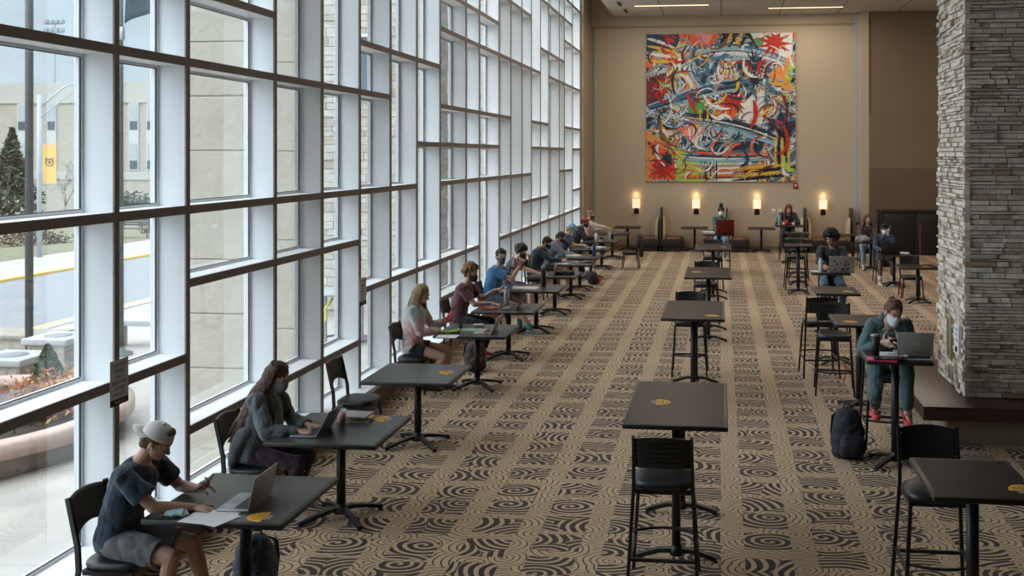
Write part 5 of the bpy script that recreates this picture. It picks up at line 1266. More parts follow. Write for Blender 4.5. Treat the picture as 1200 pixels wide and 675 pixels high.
def person(lab, loc, rot, sh=.46, lean=10, side=0, twist=0, pitch=15, yaw=0, tilt=0, skin_='fair', hair=('short',(.05,.03,.02)), top=('tee',(.1,.1,.1)), bottom=('trousers',(.02,.02,.03)), shoes=((.6,.6,.6),(.7,.7,.7)),
           LH=None, RH=None, LF=None, RF=None, mask=None, socks=None, vox=.008, sc=1., bulk=1., extra=None, shw=1., eyes=True):
    """local frame: +Y is the way the sitter faces, origin on the floor below the pelvis"""
    t = thing('person', lab, 'person', loc, rot); t.scale = (sc,)*3
    sk = SK[skin_]
    def dr(an): return Vector((math.sin(R(side))*.9, math.sin(R(an)), math.cos(R(an)))).normalized()
    X0 = Vector((1,0,0)); XT = Matrix.Rotation(R(twist), 3, 'Z') @ X0
    P = Vector((0,-.05,sh/sc+.105)); L1 = P+dr(lean*.45)*.16; L2 = L1+dr(lean)*.18; NB = L2+dr(lean*1.25)*.185
    S = {s: NB-dr(lean*1.25)*.045+XT*s*.178*shw for s in (-1,1)}
    nd = dr(lean*1.25+pitch*.35); NT = NB+nd*.085
    HM = Matrix.Rotation(R(yaw), 3, 'Z') @ Matrix.Rotation(R(tilt), 3, 'Y') @ Matrix.Rotation(R(-pitch), 3, 'X')
    HC = NT+HM @ Vector((0,.022,.085))
    hips = {s: P+Vector((s*.09,.02,-.015)) for s in (-1,1)}
    RH = RH or dict(p=(.14,.40,.80)); LH = LH or dict(p=(-.14,.40,.80)); RF = RF or dict(p=(.11,.42,.09)); LF = LF or dict(p=(-.11,.46,.09))
    arms = {}; legs = {}
    for s, H_, F_ in ((1,RH,RF),(-1,LH,LF)):
        el, wr = ik(S[s], Vector(H_['p'])/1, .285, .255, H_.get('pole', (s*.5,-.5,-1)))
        arms[s] = (el, wr, H_)
        kn, an = ik(hips[s], F_['p'], .43, .42, F_.get('pole', (s*.12,1,1.0)))
        legs[s] = (kn, an, F_)
    b = bulk
    axis = [(P-Vector((0,0,.075)), .150*b, .115*b, dr(0)), (P, .168*b, .125*b, dr(lean*.2)), (L1, .138*b, .105*b, dr(lean*.6)), (L2, .155*b, .118*b, dr(lean)), (L2+(NB-L2)*.5, .165*b, .112*b, dr(lean*1.2)), (NB-dr(lean*1.25)*.03, .120, .085, dr(lean*1.25)), (NB+dr(lean*1.25)*.015, .060, .058, nd)]
    def torso(a, g, lo=0, hi=7, scale_top=1.):
        rl = []
        for i, (c, rx, ry, d) in enumerate(axis[lo:hi]):
            xv = X0.lerp(XT, min(1, (i+lo)/4)).normalized(); yv = d.cross(xv).normalized()*-1
            gg = g if i+lo < 6 else g*.6
            rl.append((c, xv*(rx+gg), yv*(ry+gg)))
        a.rings(rl, 22)
    # ---- body
    a = MB(); torso(a, 0)
    a.cap(NB-nd*.03, .058, NT+nd*.02, .052, 14)
    for s in (-1,1):
        el, wr, H_ = arms[s]
        a.cap(NB-dr(lean*1.25)*.05+XT*s*.08, .056, S[s], .054); a.cap(S[s], .052, el, .038); a.cap(el, .041, el.lerp(wr,.35), .040); a.cap(el.lerp(wr,.35), .040, wr, .025)
        f = Vector(H_.get('f', tuple((wr-el).normalized()))); n = Vector(H_.get('n', (0,0,-1)))
        if abs(f.normalized().dot(n.normalized())) > .95: n = Vector((0,.5,-1))
        hand_prims(a, wr, f, n, s == 1, H_.get('curl', (.35,.4,.3)), H_.get('spread', 1.), H_.get('thumb', .5))
        kn, an, F_ = legs[s]
        a.cap(hips[s], .086*b, kn, .056); a.cap(kn, .055, kn.lerp(an,.35), .054); a.cap(kn.lerp(an,.35), .054, an, .034)
        td = Vector(F_.get('toe', (0,1,-.05))).normalized(); heel = an+Vector((0,0,-.055))-td*.03
        a.cap(an, .034, heel, .030); a.cap(heel+Vector((0,0,.005)), .030, heel+td*.15, .030); a.cap(heel+td*.15, .032, heel+td*.205-Vector((0,0,.006)), .022)
    def hp(v): return HC+HM @ Vector(v)
    def he(a_, c, rx, ry, rz, m=0): a_.ell(hp(c), rx, ry, rz, HM, m)
    he(a, (0,-.012,.030), .075,.095,.088); he(a, (0,.022,-.025), .060,.068,.082); he(a, (0,.045,-.078), .036,.036,.030)
    he(a, (0,.076,.020), .046,.016,.012); a.cap(hp((0,.086,.006)), .0075, hp((0,.104,-.030)), .0125, 10); he(a, (0,.090,-.034), .018,.012,.009)
    he(a, (.032,.064,-.030), .020,.018,.020); he(a, (-.032,.064,-.030), .020,.018,.020); he(a, (0,.080,-.058), .024,.012,.009); he(a, (0,.078,-.070), .018,.011,.008)
    for s in (-1,1): he(a, (s*.073,-.008,-.012), .010,.019,.030)
    a.cap(hp((0,-.02,-.05)), .050, NT, .052)
    body = a.remesh('body', sk, t, vox, 2, sfac=.4)
    # ---- eyes and brows
    if eyes:
        for s in (-1,1):
            a = MB(); a.ell(hp((s*.030,.0795,.004)), .012,.006,.0065, HM, sub=2); a.ell(hp((s*.030,.0835,.003)), .0055,.004,.0055, HM, 1, sub=2); a.build('eye', [pbr('eye_white', (.6,.58,.56), .3), pbr('iris', (.03,.02,.015), .2)], t)
            a = MB(); a.tube([hp((s*.014,.089,.022)), hp((s*.032,.086,.028)), hp((s*.050,.072,.022))], [.0035,.004,.002], 6); a.build('eyebrow', hairm('brow', tuple(k*.7 for k in hair[1])), t)
    # ---- top
    kind, col = top[0], top[1]; g = {'tee':.014,'hoodie':.026,'jacket':.028,'sweater':.018}[kind]
    mt = top[2] if len(top) > 2 else cloth('top_%02d%02d%02d' % tuple(int(k*99) for k in col), col)
    a = MB(); torso(a, g, 0, 6)
    c, rx, ry, d = axis[6]; c5 = axis[5][0]; a.rings([(c5, XT*(.12+g*.8), d.cross(XT)*-(.085+g*.8)), (c-d*.012, XT*(.068+g*.4), d.cross(XT)*-(.066+g*.4))], 18)
    for s in (-1,1):
        el, wr, H_ = arms[s]; a.cap(NB-dr(lean*1.25)*.052+XT*s*.08, .056+g*.8, S[s], .054+g*.9)
        if kind == 'tee':
            e_ = S[s].lerp(el, .68); dd = (el-S[s]).normalized(); a.tube([S[s]-dd*.01, S[s].lerp(el,.35), e_], [.056+g, .056+g*1.3, .050+g*1.9], 18)
        else:
            gg = g*.62; a.cap(S[s], .054+g*.9, el, .040+gg); a.cap(el, .044+gg, el.lerp(wr,.4), .041+gg); dd = (wr-el).normalized(); a.tube([el.lerp(wr,.38), el.lerp(wr,.8), wr-dd*.012], [.041+gg, .033+gg*1.2, .028+gg], 16)
    if kind == 'hoodie':
        up = dr(lean*1.25); bk = up.cross(XT)
        bk = Vector((0,-1,0)) if bk.length < .1 else bk.normalized()
        if bk.y > 0: bk = -bk
        a.cap(NB+XT*.085-up*.005, .030, NB+bk*.075+XT*.05-up*.01, .040); a.cap(NB-XT*.085-up*.005, .030, NB+bk*.075-XT*.05-up*.01, .040)
        a.cap(NB+bk*.085+XT*.05-up*.03, .042, NB+bk*.085-XT*.05-up*.03, .042); a.ell(NB+bk*.095-up*.075, .085,.040,.062)
    if kind == 'jacket':
        up = dr(lean*1.25)
        a.cap(NB+XT*.065+up*.02, .026, NB+Vector((0,-.062,.02)), .030); a.cap(NB-XT*.065+up*.02, .026, NB+Vector((0,-.062,.02)), .030)
    o = a.remesh({'tee':'shirt','hoodie':'hoodie','jacket':'jacket','sweater':'sweater'}[kind], mt, t, vox, 3, .015 if kind == 'jacket' else .011 if kind != 'tee' else .009, 9, .8)
    # ---- bottom
    mb_ = cloth('bot_%02d%02d%02d' % tuple(int(k*99) for k in bottom[1]), bottom[1])
    a = MB(); torso(a, .012, 0, 3)
    for s in (-1,1):
        kn, an, F_ = legs[s]
        if bottom[0] == 'shorts':
            e_ = hips[s].lerp(kn, bottom[2] if len(bottom) > 2 else .72); a.cap(hips[s], .098*b, hips[s].lerp(kn,.3), .090*b); a.tube([hips[s], hips[s].lerp(kn,.4), e_], [.098*b,.093*b,.084*b], 18)
        else:
            w = {'leggings':.006,'trousers':.013,'sweatpants':.014}[bottom[0]]; a.cap(hips[s], .088*b+w, kn, .058+w); a.cap(kn, .056+w, kn.lerp(an,.35), .054+w)
            dd = (an-kn).normalized(); a.tube([kn.lerp(an,.3), kn.lerp(an,.7), an-dd*.035], [.054+w,.046+w,.038+w], 16)
    a.remesh('shorts' if bottom[0] == 'shorts' else 'trousers', mb_, t, vox, 3, .009, 9, .8)
    # ---- shoes
    for s in (-1,1):
        kn, an, F_ = legs[s]; td = Vector(F_.get('toe', (0,1,-.05))).normalized(); up = Vector((0,0,1)); heel = an+Vector((0,0,-.055))-td*.03; sd = td.cross(up).normalized(); up = sd.cross(td)
        if shoes == 'clog' or isinstance(shoes[0], str):
            m_ = cloth('clog', (.65,.05,.07)); a = MB(); a.rings([(heel-td*.045-up*.01, sd*.022, up*.018),(heel-td*.02-up*.008, sd*.036, up*.026),(heel+td*.06-up*.004, sd*.040, up*.034),(heel+td*.14-up*.004, sd*.047, up*.036),(heel+td*.20-up*.008, sd*.042, up*.028),(heel+td*.235-up*.012, sd*.02, up*.014)], 18); sh_ = a.build('shoe', m_, t)
            a = MB(); [a.ell(heel+td*x_+sd*y_+up*.030, .008,.008,.006) for x_ in (.13,.165,.195) for y_ in (-.02,.0,.02)]; a.build('vent_hole', m_black, sh_)
            a = MB(); a.tube([heel-td*.045+up*.02, heel-td*.02+sd*.045+up*.02, heel+td*.06+sd*.04+up*.022], .008, 6); a.build('strap', m_, sh_)
        else:
            a = MB(); a.rings([(heel-td*.045, sd*.026, up*.026),(heel-td*.02+up*.008, sd*.036, up*.036),(heel+td*.04+up*.010, sd*.036, up*.042),(heel+td*.10, sd*.040, up*.036),(heel+td*.17-up*.006, sd*.044, up*.028),(heel+td*.215-up*.010, sd*.034, up*.020),(heel+td*.235-up*.012, sd*.014, up*.010)], 18)
            a.cap(an-Vector((0,0,.03)), .044, an-Vector((0,0,.005)), .040)
            sh_ = a.remesh('shoe', cloth('shoe_%02d%02d%02d' % tuple(int(k*99) for k in shoes[0]), shoes[0]), t, .007, 2)
            a = MB(); sl = [(heel-td*.05-up*.026, .022),(heel-td*.025-up*.026, .038),(heel+td*.05-up*.026, .038),(heel+td*.16-up*.026, .047),(heel+td*.215-up*.024, .038),(heel+td*.245-up*.022, .016)]
            a.rings([(c_, sd*w_, up*.012) for c_, w_ in sl], 14); a.build('sole', cloth('sole_%02d%02d%02d' % tuple(int(k*99) for k in shoes[1]), shoes[1]), sh_)
            a = MB(); [a.bar(heel+td*(.05+.025*k)+up*(.050-.006*k)-sd*.02, heel+td*(.06+.025*k)+up*(.050-.006*k)+sd*.02, .006, .004) for k in range(4)]; a.build('laces', pbr('lace_white', (.6,.6,.6), .8), sh_)
        if socks:
            a = MB(); dd = (kn-an).normalized(); a.tube([an-dd*.02, an+dd*.04, an+dd*.11], [.042,.041,.043], 14); a.build('sock', cloth('sock_%02d%02d%02d' % tuple(int(k*99) for k in socks), socks), t)
    # ---- hair
    hk, hc = hair[0], hair[1]; hm = hairm('%02d%02d%02d' % tuple(int(k*99) for k in hc), hc); rnd = random.Random(len(lab)*7)
    a = MB(); fs = .006
    if hk != 'none':
        he(a, (0,-.020,.043), .086,.098,.086); he(a, (0,-.048,.0), .080,.064,.075)
        if hk == 'short': he(a, (0,.045,.098), .058,.040,.026); fs = .007
        if hk in ('curly','afro'):
            R_ = .030 if hk == 'curly' else .045
            for k in range(120):
                d = Vector((rnd.gauss(0,1), rnd.gauss(0,1), rnd.gauss(.25,1))).normalized()
                if d.y > .35 and d.z < (.45 if hk == 'curly' else .35): continue
                if d.z < -.45: continue
                q = Vector((d.x*(.088+R_*.5), -.020+d.y*(.098+R_*.4), .043+d.z*(.088+R_*.7))); a.ell(hp(q), R_*rnd.uniform(.7,1.1), R_*rnd.uniform(.7,1.1), R_*rnd.uniform(.7,1.1), sub=2)
            fs = .010
        if hk == 'bun': a.ell(hp((0,-.115,.085)), .034,.032,.030)
        if hk == 'topbun': a.cap(hp((0,-.01,.12)), .045, hp((0,-.01,.175)), .050)
        if hk == 'long':
            ln = hair[2] if len(hair) > 2 else .35; drift = Vector(hair[3]) if len(hair) > 3 else Vector((0,-.03,0)); front = hair[4] if len(hair) > 4 else .3
            for k in range(34):
                an_ = R(-205+230*k/33) if front > .5 else R(-200+220*k/33)
                x_, y_ = .082*math.cos(an_), -.02+.088*math.sin(an_)
                if y_ > .045: continue
                p0 = hp((x_*.7, y_*.8, .10)); p1 = hp((x_*1.04, y_*1.02, .02)); p2 = hp((x_*1.08, y_*1.05, -.07))
                p3 = Vector((p2.x*1.0, p2.y, p2.z-.10))+drift*.35+Vector((x_*.3,-.012,0))
                for c_, rr_ in ((NB-Vector((0,0,.05)), .14),):
                    v = p3-c_
                    if v.length < rr_: p3 = c_+v.normalized()*rr_
                L_ = ln*rnd.uniform(.85,1.05); p4 = p3+drift*.4+Vector((0,0,-L_*.45)); p5 = p3+drift+Vector((0,0,-L_*.9))
                a.tube([p0,p1,p2,p3,p4,p5], [.020,.022,.020,.019,.016,.005], 8)
            fs = .006
        if hk == 'tail':
            p0 = hp((0,-.10,.04)); a.tube([p0, p0+Vector((0,-.05,-.05)), p0+Vector((0,-.05,-.16)), p0+Vector((0,-.03,-.24))], [.022,.030,.026,.008], 10)
        a.remesh('hair', hm, t, .0065 if vox < .0075 else .009, 2, fs, 26, .35 if hk in ('long','tail') else 1)
        if hk == 'bun':
            a = MB(); a.tube([hp((.028*math.cos(q), -.098, .075+.028*math.sin(q))) for q in [k*.7 for k in range(10)]], .006, 6); a.build('hair_tie', pbr('scrunchie', (.6,.25,.22), .7), t)
    # ---- face mask
    if mask:
        a = MB(); nu, nv = 14, 9; v = []; f = []
        for lay in (0,1):
            for i in range(nu+1):
                u = -1+2*i/nu
                for j in range(nv+1):
                    w_ = j/nv; an_ = u*R(80); zz = .0-.098*w_ + (.016*(1-abs(u))**2 if j < 3 else 0)*(1-w_*3 if w_ < .34 else 0); bl = math.cos(u*PI/2)**.8
                    ry = (.078+.040*bl*math.sin(PI*min(1,.25+w_*.62)))+.003*lay; rx = .066-.014*w_*abs(u)+.003*lay
                    v.append(hp((rx*math.sin(an_), .006+ry*math.cos(an_)*(.97 if lay == 0 else 1)-.01*w_*0, zz*(1-.28*abs(u)**2)-.008)))
        K = (nu+1)*(nv+1)
        for i in range(nu):
            for j in range(nv):
                q = (i*(nv+1)+j, (i+1)*(nv+1)+j, (i+1)*(nv+1)+j+1, i*(nv+1)+j+1); f += [tuple(q), tuple(K+c_ for c_ in q[::-1])]
        for i in range(nu):
            for j in (0,nv): f.append((i*(nv+1)+j, (i+1)*(nv+1)+j, K+(i+1)*(nv+1)+j, K+i*(nv+1)+j))
        a._new(v, f, 0, True); mk = a.build('face_mask', cloth('mask_%02d%02d%02d' % tuple(int(k*99) for k in mask), mask), t)
        a = MB()
        for s in (-1,1): a.tube([hp((s*.066,.03,-.03)), hp((s*.078,-.008,.020)), hp((s*.086,-.026,-.01)), hp((s*.078,-.006,-.045)), hp((s*.064,.026,-.070))], .0018, 5)
        a.build('ear_loop', cloth('loop', (.6,.6,.6)), mk)
    if extra: extra(t, hp, HM, HC, arms, dict(NB=NB, S=S, P=P, legs=legs))
    return t, arms, HC
def cap_hat(t, hp, HM, col, back=False):
    m_ = cloth('cap_%02d%02d%02d' % tuple(int(k*99) for k in col), col)
    a = MB(); n = 24; v = []; rows = 9
    for j in range(rows+1):
        ph = PI/2*j/rows
        for k in range(n):
            an = 2*PI*k/n; v.append(hp((.094*math.cos(an)*math.cos(ph)**.75, -.016+.108*math.sin(an)*math.cos(ph)**.75, .042+.090*math.sin(ph))))
    f = [(j*n+k, j*n+(k+1)%n, (j+1)*n+(k+1)%n, (j+1)*n+k) for j in range(rows) for k in range(n)]
    a._new(v, f, 0, True); o = a.build('cap', m_, t)
    sd = o.modifiers.new('s','SOLIDIFY'); sd.thickness = .004; sd.offset = -1
    a = MB(); s = -1 if back else 1; n = 14; v = []
    for lay in (0,1):
        for i in range(n+1):
            an = R(20+140*i/n)
            for q, rr in enumerate((.0, .5, 1.0)):
                x = math.cos(an)*(.088+.0*rr); y0 = -.016+s*.100*math.sin(an); y = y0+s*rr*.078*math.sin(an)**.7
                v.append(hp((x, y, .044-.004*lay-.012*rr-.020*(x/.09)**2*rr)))
    K = 3*(n+1); f = []
    for i in range(n):
        for q in range(2):
            z = (3*i+q, 3*i+3+q, 3*i+4+q, 3*i+1+q); f += [z, tuple(K+c for c in z[::-1])]
        f += [(3*i, 3*i+3, K+3*i+3, K+3*i), (3*i+2, 3*i+5, K+3*i+5, K+3*i+2)]
    a._new(v, f, 0, True); a.build('brim', m_, o)
    a = MB(); a.ell(hp((0,-.016,.133)), .008,.008,.005, sub=2); a.build('button', m_, o)
def HP(p, **k): return dict(p=p, **k)
TYPE = dict(f=(0,1,-.12), n=(0,0,-1), curl=(.25,.5,.4))
GRIP = dict(curl=(.6,.9,.6), thumb=1.2, spread=.1)

# --- the man in the white cap
def ex1(t, hp, HM, HC, arms, D):
    cap_hat(t, hp, HM, (.62,.60,.58), True)
    a = MB(); a.ell(hp((.082,.006,-.016)), .006,.006,.008, sub=2); a.cap(hp((.084,.010,-.018)), .0028, hp((.082,.020,-.044)), .0026, 8); a.build('earbud', m_white, t)
t, arms1, _ = person('person in a backward white cap, dark blue shirt and grey shorts, holding a phone', (-3.86,6.10,0), R(-90), lean=19, pitch=29, yaw=8, skin_='fair', hair=('short',(.16,.09,.05)),
    top=('tee',(.022,.045,.070)), bottom=('shorts',(.16,.165,.18),.78), shoes=((.05,.05,.06),(.4,.4,.4)), vox=.0045, bulk=1.06,
    RH=HP((.02,.50,.795), pole=(.7,-.2,-.8), **TYPE), LH=HP((-.20,.42,.84), pole=(-.7,0,-.8), f=(.55,.70,.35), n=(.2,-.7,.7), curl=(.5,.7,.5), thumb=1.2, spread=.1),
    RF=HP((.10,.30,.09)), LF=HP((-.16,.50,.09)), extra=ex1, sc=.97)
def world_of(t, p): return Matrix.Translation(t.location) @ Matrix.Rotation(t.rotation_euler.z, 4, 'Z') @ Vector(p)
def hand_phone(lab, t, arm, up=(0,.3,1), m_=None):
    el, wr, H_ = arm; f = Vector(H_['f']).normalized(); n = Vector(H_['n']); n = (n-f*n.dot(f)).normalized()
    Rt = Matrix.Rotation(t.rotation_euler.z, 3, 'Z'); c = wr+f*.080+n*.030; y = Rt @ n; z = Rt @ Vector(up); z = (z-y*z.dot(y)).normalized(); x = y.cross(z)
    M_ = Matrix((x, y, z)).transposed().to_4x4(); p = Matrix.Translation(t.location) @ Rt.to_4x4() @ (c*t.scale[0]); M_.translation = p+z*.02
    phone(lab, M_, bm_=m_)
def held_phone(lab, t, W, off, rx, rz):
    p = world_of(t, Vector(W)+Vector(off)); phone(lab, Matrix.Translation(p) @ Matrix.Rotation(t.rotation_euler.z+rz, 4, 'Z') @ Matrix.Rotation(rx, 4, 'X'))
hand_phone('black phone held up by the person in the white cap', t, arms1[-1], (-.1,.6,.7))

# --- woman in the grey jacket
def ex2(t, hp, HM, HC, arms, D):
    # open jacket skirt falling over the chair, white-ish undershirt panel and collar
    P, NB = D['P'], D['NB']
    a = MB(); a.rings([((.10,-.16,.42),(.05,0,0),(0,.03,0)),((.12,-.15,.50),(.11,0,0),(0,.05,0)),((.10,-.10,.66),(.14,0,0),(0,.08,0)),((.05,-.04,.82),(.13,0,0),(0,.12,0))], 18)
    a.remesh('jacket_tail', cloth('top_j2', (.11,.13,.138)), t, .008, 3, .016, 8, .5)
    a = MB(); up = (NB-P).normalized(); a.rings([(NB+Vector((0,.055,-.02)),(.035,0,0),(0,.02,0)),(NB+Vector((0,.10,-.12)),(.045,0,0),(0,.025,0)),(NB+Vector((0,.105,-.26)),(.05,0,0),(0,.035,0)),(NB+Vector((0,.085,-.36)),(.045,0,0),(0,.04,0))], 16)
    a.build('undershirt', cloth('under', (.20,.19,.15)), t)
person('person with very long brown hair, grey jacket and grey face mask, typing on a laptop', (-3.88,8.0,0), R(-90), lean=17, pitch=26, yaw=-14, skin_='light', hair=('long',(.080,.038,.022),.46,(.05,-.20,.0),.3),
    top=('jacket',(.11,.13,.138),cloth('top_j2', (.11,.13,.138))), bottom=('leggings',(.035,.014,.030)), shoes=((.50,.46,.40),(.62,.60,.56)), vox=.0048, bulk=.94, shw=.93,
    RH=HP((.17,.44,.80), pole=(.7,-.3,-.8), **TYPE), LH=HP((-.03,.44,.80), pole=(-.7,-.3,-.8), **TYPE), RF=HP((.02,.30,.09)), LF=HP((-.30,.20,.09), toe=(-.2,1,-.05)), mask=(.19,.21,.22), extra=ex2, sc=.97)

# --- tie dye hoodie
def tiedye():
    m = bpy.data.materials.new('tie_dye'); nt, N, L = nodes_of(m); b = N['Principled BSDF']; b.inputs['Roughness'].default_value = .9
    tc = N.new('ShaderNodeTexCoord'); nz = N.new('ShaderNodeTexNoise'); nz.inputs['Scale'].default_value = 5; nz.inputs['Detail'].default_value = 5; nz.inputs['Distortion'].default_value = 1.2; L.new(tc.outputs['Object'], nz.inputs[0])
    sp = N.new('ShaderNodeSeparateXYZ'); L.new(tc.outputs['Object'], sp.inputs[0])
    mr = N.new('ShaderNodeMapRange'); mr.inputs[1].default_value = .50; mr.inputs[2].default_value = 1.15; L.new(sp.outputs[2], mr.inputs[0])
    ad = N.new('ShaderNodeMath'); ad.operation = 'MULTIPLY_ADD'; ad.inputs[1].default_value = 1.3; L.new(nz.outputs[0], ad.inputs[0]); 
    sb = N.new('ShaderNodeMath'); sb.operation = 'SUBTRACT'; sb.inputs[1].default_value = .65; L.new(mr.outputs[0], sb.inputs[0]); L.new(sb.outputs[0], ad.inputs[2])
    cr = N.new('ShaderNodeValToRGB'); e = cr.color_ramp.elements; e[0].position = .18; e[0].color = (.55,.50,.50,1); e[1].position = .85; e[1].color = (.48,.54,.58,1)
    for p, c in ((.30,(.58,.25,.25)),(.40,(.62,.55,.55)),(.50,(.60,.30,.30)),(.60,(.58,.60,.62))): x = e.new(p); x.color = (*c,1)
    L.new(ad.outputs[0], cr.inputs[0]); L.new(cr.outputs[0], b.inputs['Base Color']); return m
t, arms3, _ = person('person with long blond hair in a white and pink tie dye hoodie', (-3.93,12.55,0), R(-90), lean=7, pitch=20, yaw=-8, skin_='light', hair=('long',(.36,.25,.15),.26,(.03,.0,0),.7),
    top=('hoodie',(.6,.6,.6),tiedye()), bottom=('shorts',(.012,.012,.016),.42), shoes=((.02,.02,.025),(.03,.03,.03)), vox=.006, bulk=.95,
    RH=HP((.06,.33,.78), pole=(.6,-.4,-1), **TYPE), LH=HP((-.10,.36,.87), pole=(-.5,-.3,-1), f=(.1,.8,.6), n=(.9,-.2,.3), **GRIP), RF=HP((.04,.16,.10)), LF=HP((-.12,.34,.09)))
hand_phone('red cased phone held by the person in the tie dye hoodie', t, arms3[-1], (0,.6,1), pbr('phone_red', (.55,.03,.05), .4))

# --- maroon shirt, curly hair
person('person with curly light brown hair in a maroon t-shirt, one palm raised', (-3.88,14.65,0), R(-90), sc=1.04, lean=14, pitch=14, yaw=-20, skin_='light', hair=('curly',(.26,.15,.075)), top=('tee',(.105,.032,.042)),
    bottom=('trousers',(.018,.018,.024)), shoes=((.45,.05,.05),(.7,.7,.7)), vox=.006, RH=HP((.04,.44,.79), pole=(.7,-.2,-.8), **TYPE), LH=HP((-.22,.44,.95), pole=(-.3,0,-1), f=(.1,1,.15), n=(0,0,1), curl=(.3,.4,.3)), mask=(.025,.015,.02), RF=HP((.10,.22,.09)), LF=HP((-.1,.3,.09)))
# --- blue shirt
def ex5(t, hp, HM, HC, arms, D):
    a = MB()
    for s in (-1,1): a.rbox(-.026,.026,-.003,.003,-.016,.016,.004, M=Matrix.Translation(hp((s*.036,.072,.098))) @ HM.to_4x4())
    a.bar(hp((-.012,.078,.10)), hp((.012,.078,.10)), .005); a.build('lenses', pbr('lens_teal', (.03,.26,.24), .15), t)
    a = MB(); el, wr, _ = arms[-1]; d = (wr-el).normalized(); a.tube([wr-d*.035, wr-d*.012], [.031,.030], 14); a.build('watch_strap', m_black, t)
person('person in a bright blue t-shirt with sunglasses on the head, waving one hand', (-3.88,16.75,0), R(-90), lean=16, pitch=6, yaw=-62, skin_='light', hair=('short',(.035,.025,.02)), top=('tee',(.045,.17,.36)),
    bottom=('shorts',(.10,.105,.12),.70), shoes=((.20,.22,.24),(.40,.42,.44)), socks=(.05,.25,.30), vox=.006, sc=1.09, bulk=1.08, mask=(.055,.06,.065),
    RH=HP((.08,.44,1.06), pole=(.3,.3,-1), f=(0,.35,1), n=(-.5,-.8,.2), curl=(.7,.9,.6)), LH=HP((-.10,.30,1.03), pole=(-.2,.3,-1), f=(0,.1,1), n=(.3,-1,0), curl=(.1,.15,.1)), RF=HP((.14,.62,.09)), LF=HP((-.1,.40,.09)), extra=ex5)
# --- hand to head
person('person with dark curly hair, hand raised to the forehead, behind the blue shirt', (-3.98,18.6,0), R(-90), lean=20, pitch=22, yaw=-15, skin_='light', hair=('curly',(.045,.03,.022)), top=('tee',(.03,.03,.035)),
    bottom=('shorts',(.03,.035,.10),.72), shoes=((.5,.5,.52),(.6,.6,.6)), vox=.0075, mask=(.02,.02,.022), RH=HP((.12,.60,.80), pole=(.5,-.2,-.8), **TYPE), LH=HP((-.16,.33,1.13), pole=(-.5,.9,-.2), f=(.6,-.7,.2), n=(.2,-.6,-.5), curl=(.3,.4,.3)))
# --- navy jacket orange collar
def ex7(t, hp, HM, HC, arms, D):
    a = MB(); NB = D['NB']; a.tube([NB+Vector((.07,.03,.03)), NB+Vector((.06,-.05,.035)), NB+Vector((0,-.085,.03)), NB+Vector((-.06,-.05,.035)), NB+Vector((-.07,.03,.03))], .024, 10, sq=(1,.8)); a.build('collar', cloth('orange', (.65,.16,.02)), t)
person('person in a navy jacket with an orange collar and navy mask, bent over the table', (-3.88,20.75,0), R(-90), lean=20, pitch=32, yaw=-10, skin_='light', hair=('short',(.05,.028,.018)), top=('jacket',(.030,.042,.065)),
    bottom=('shorts',(.08,.06,.055),.7), shoes=((.25,.26,.28),(.5,.5,.5)), vox=.0075, mask=(.02,.035,.07), bulk=1.05, RH=HP((.05,.55,.82), pole=(.7,-.2,-.8), f=(0,1,.1), n=(-.6,0,-1), **GRIP), LH=HP((-.15,.48,.80), pole=(-.7,-.2,-.8), **TYPE), extra=ex7)
# --- grey hoodie
person('person in a grey blue hoodie with dark hair tied back, writing at the window table', (-3.88,22.4,0), R(-90), lean=24, pitch=34, yaw=-5, skin_='light', hair=('tail',(.05,.028,.022)), top=('hoodie',(.20,.23,.30)),
    bottom=('shorts',(.05,.05,.06),.6), shoes=((.6,.6,.62),(.7,.7,.7)), vox=.0075, mask=(.04,.02,.02), bulk=1.02, RH=HP((.03,.55,.79), pole=(.7,-.2,-.8), **TYPE), LH=HP((-.17,.45,.79), pole=(-.7,-.2,-.8), **TYPE))
# --- blue cap
def ex9(t, hp, HM, HC, arms, D): cap_hat(t, hp, HM, (.16,.36,.55))
person('person in a pale blue cap with a blond ponytail and pale blue mask', (-3.86,24.4,0), R(-90), lean=18, pitch=25, yaw=-5, skin_='light', hair=('tail',(.45,.30,.14)), top=('tee',(.04,.06,.10)),
    bottom=('trousers',(.02,.03,.05)), shoes=((.5,.5,.5),(.6,.6,.6)), vox=.010, mask=(.20,.45,.50), RH=HP((.05,.50,.79), pole=(.7,-.2,-.8), **TYPE), extra=ex9)
# --- red cap
def ex10(t, hp, HM, HC, arms, D): cap_hat(t, hp, HM, (.36,.03,.04))
person('person in a red cap and black jacket, leaning over the window table', (-3.88,26.6,0), R(-90), lean=20, pitch=28, yaw=-5, skin_='tan', hair=('short',(.03,.02,.015)), top=('jacket',(.018,.018,.020)),
    bottom=('trousers',(.02,.02,.025)), shoes=((.4,.4,.4),(.5,.5,.5)), vox=.010, mask=(.03,.03,.03), RH=HP((.05,.50,.79), pole=(.7,-.2,-.8), **TYPE), sc=1.03, extra=ex10)
# --- pink white top
person('person in a loose pink and white top at the last window table', (-3.92,29.0,0), R(-90), lean=12, pitch=14, yaw=-25, skin_='light', hair=('bun',(.30,.17,.10)), top=('sweater',(.62,.50,.50)),
    bottom=('trousers',(.03,.03,.04)), shoes=((.5,.5,.5),(.6,.6,.6)), vox=.010, mask=(.06,.03,.04), RH=HP((.10,.62,.84), pole=(.7,-.2,-.4), **TYPE), sc=1.06)
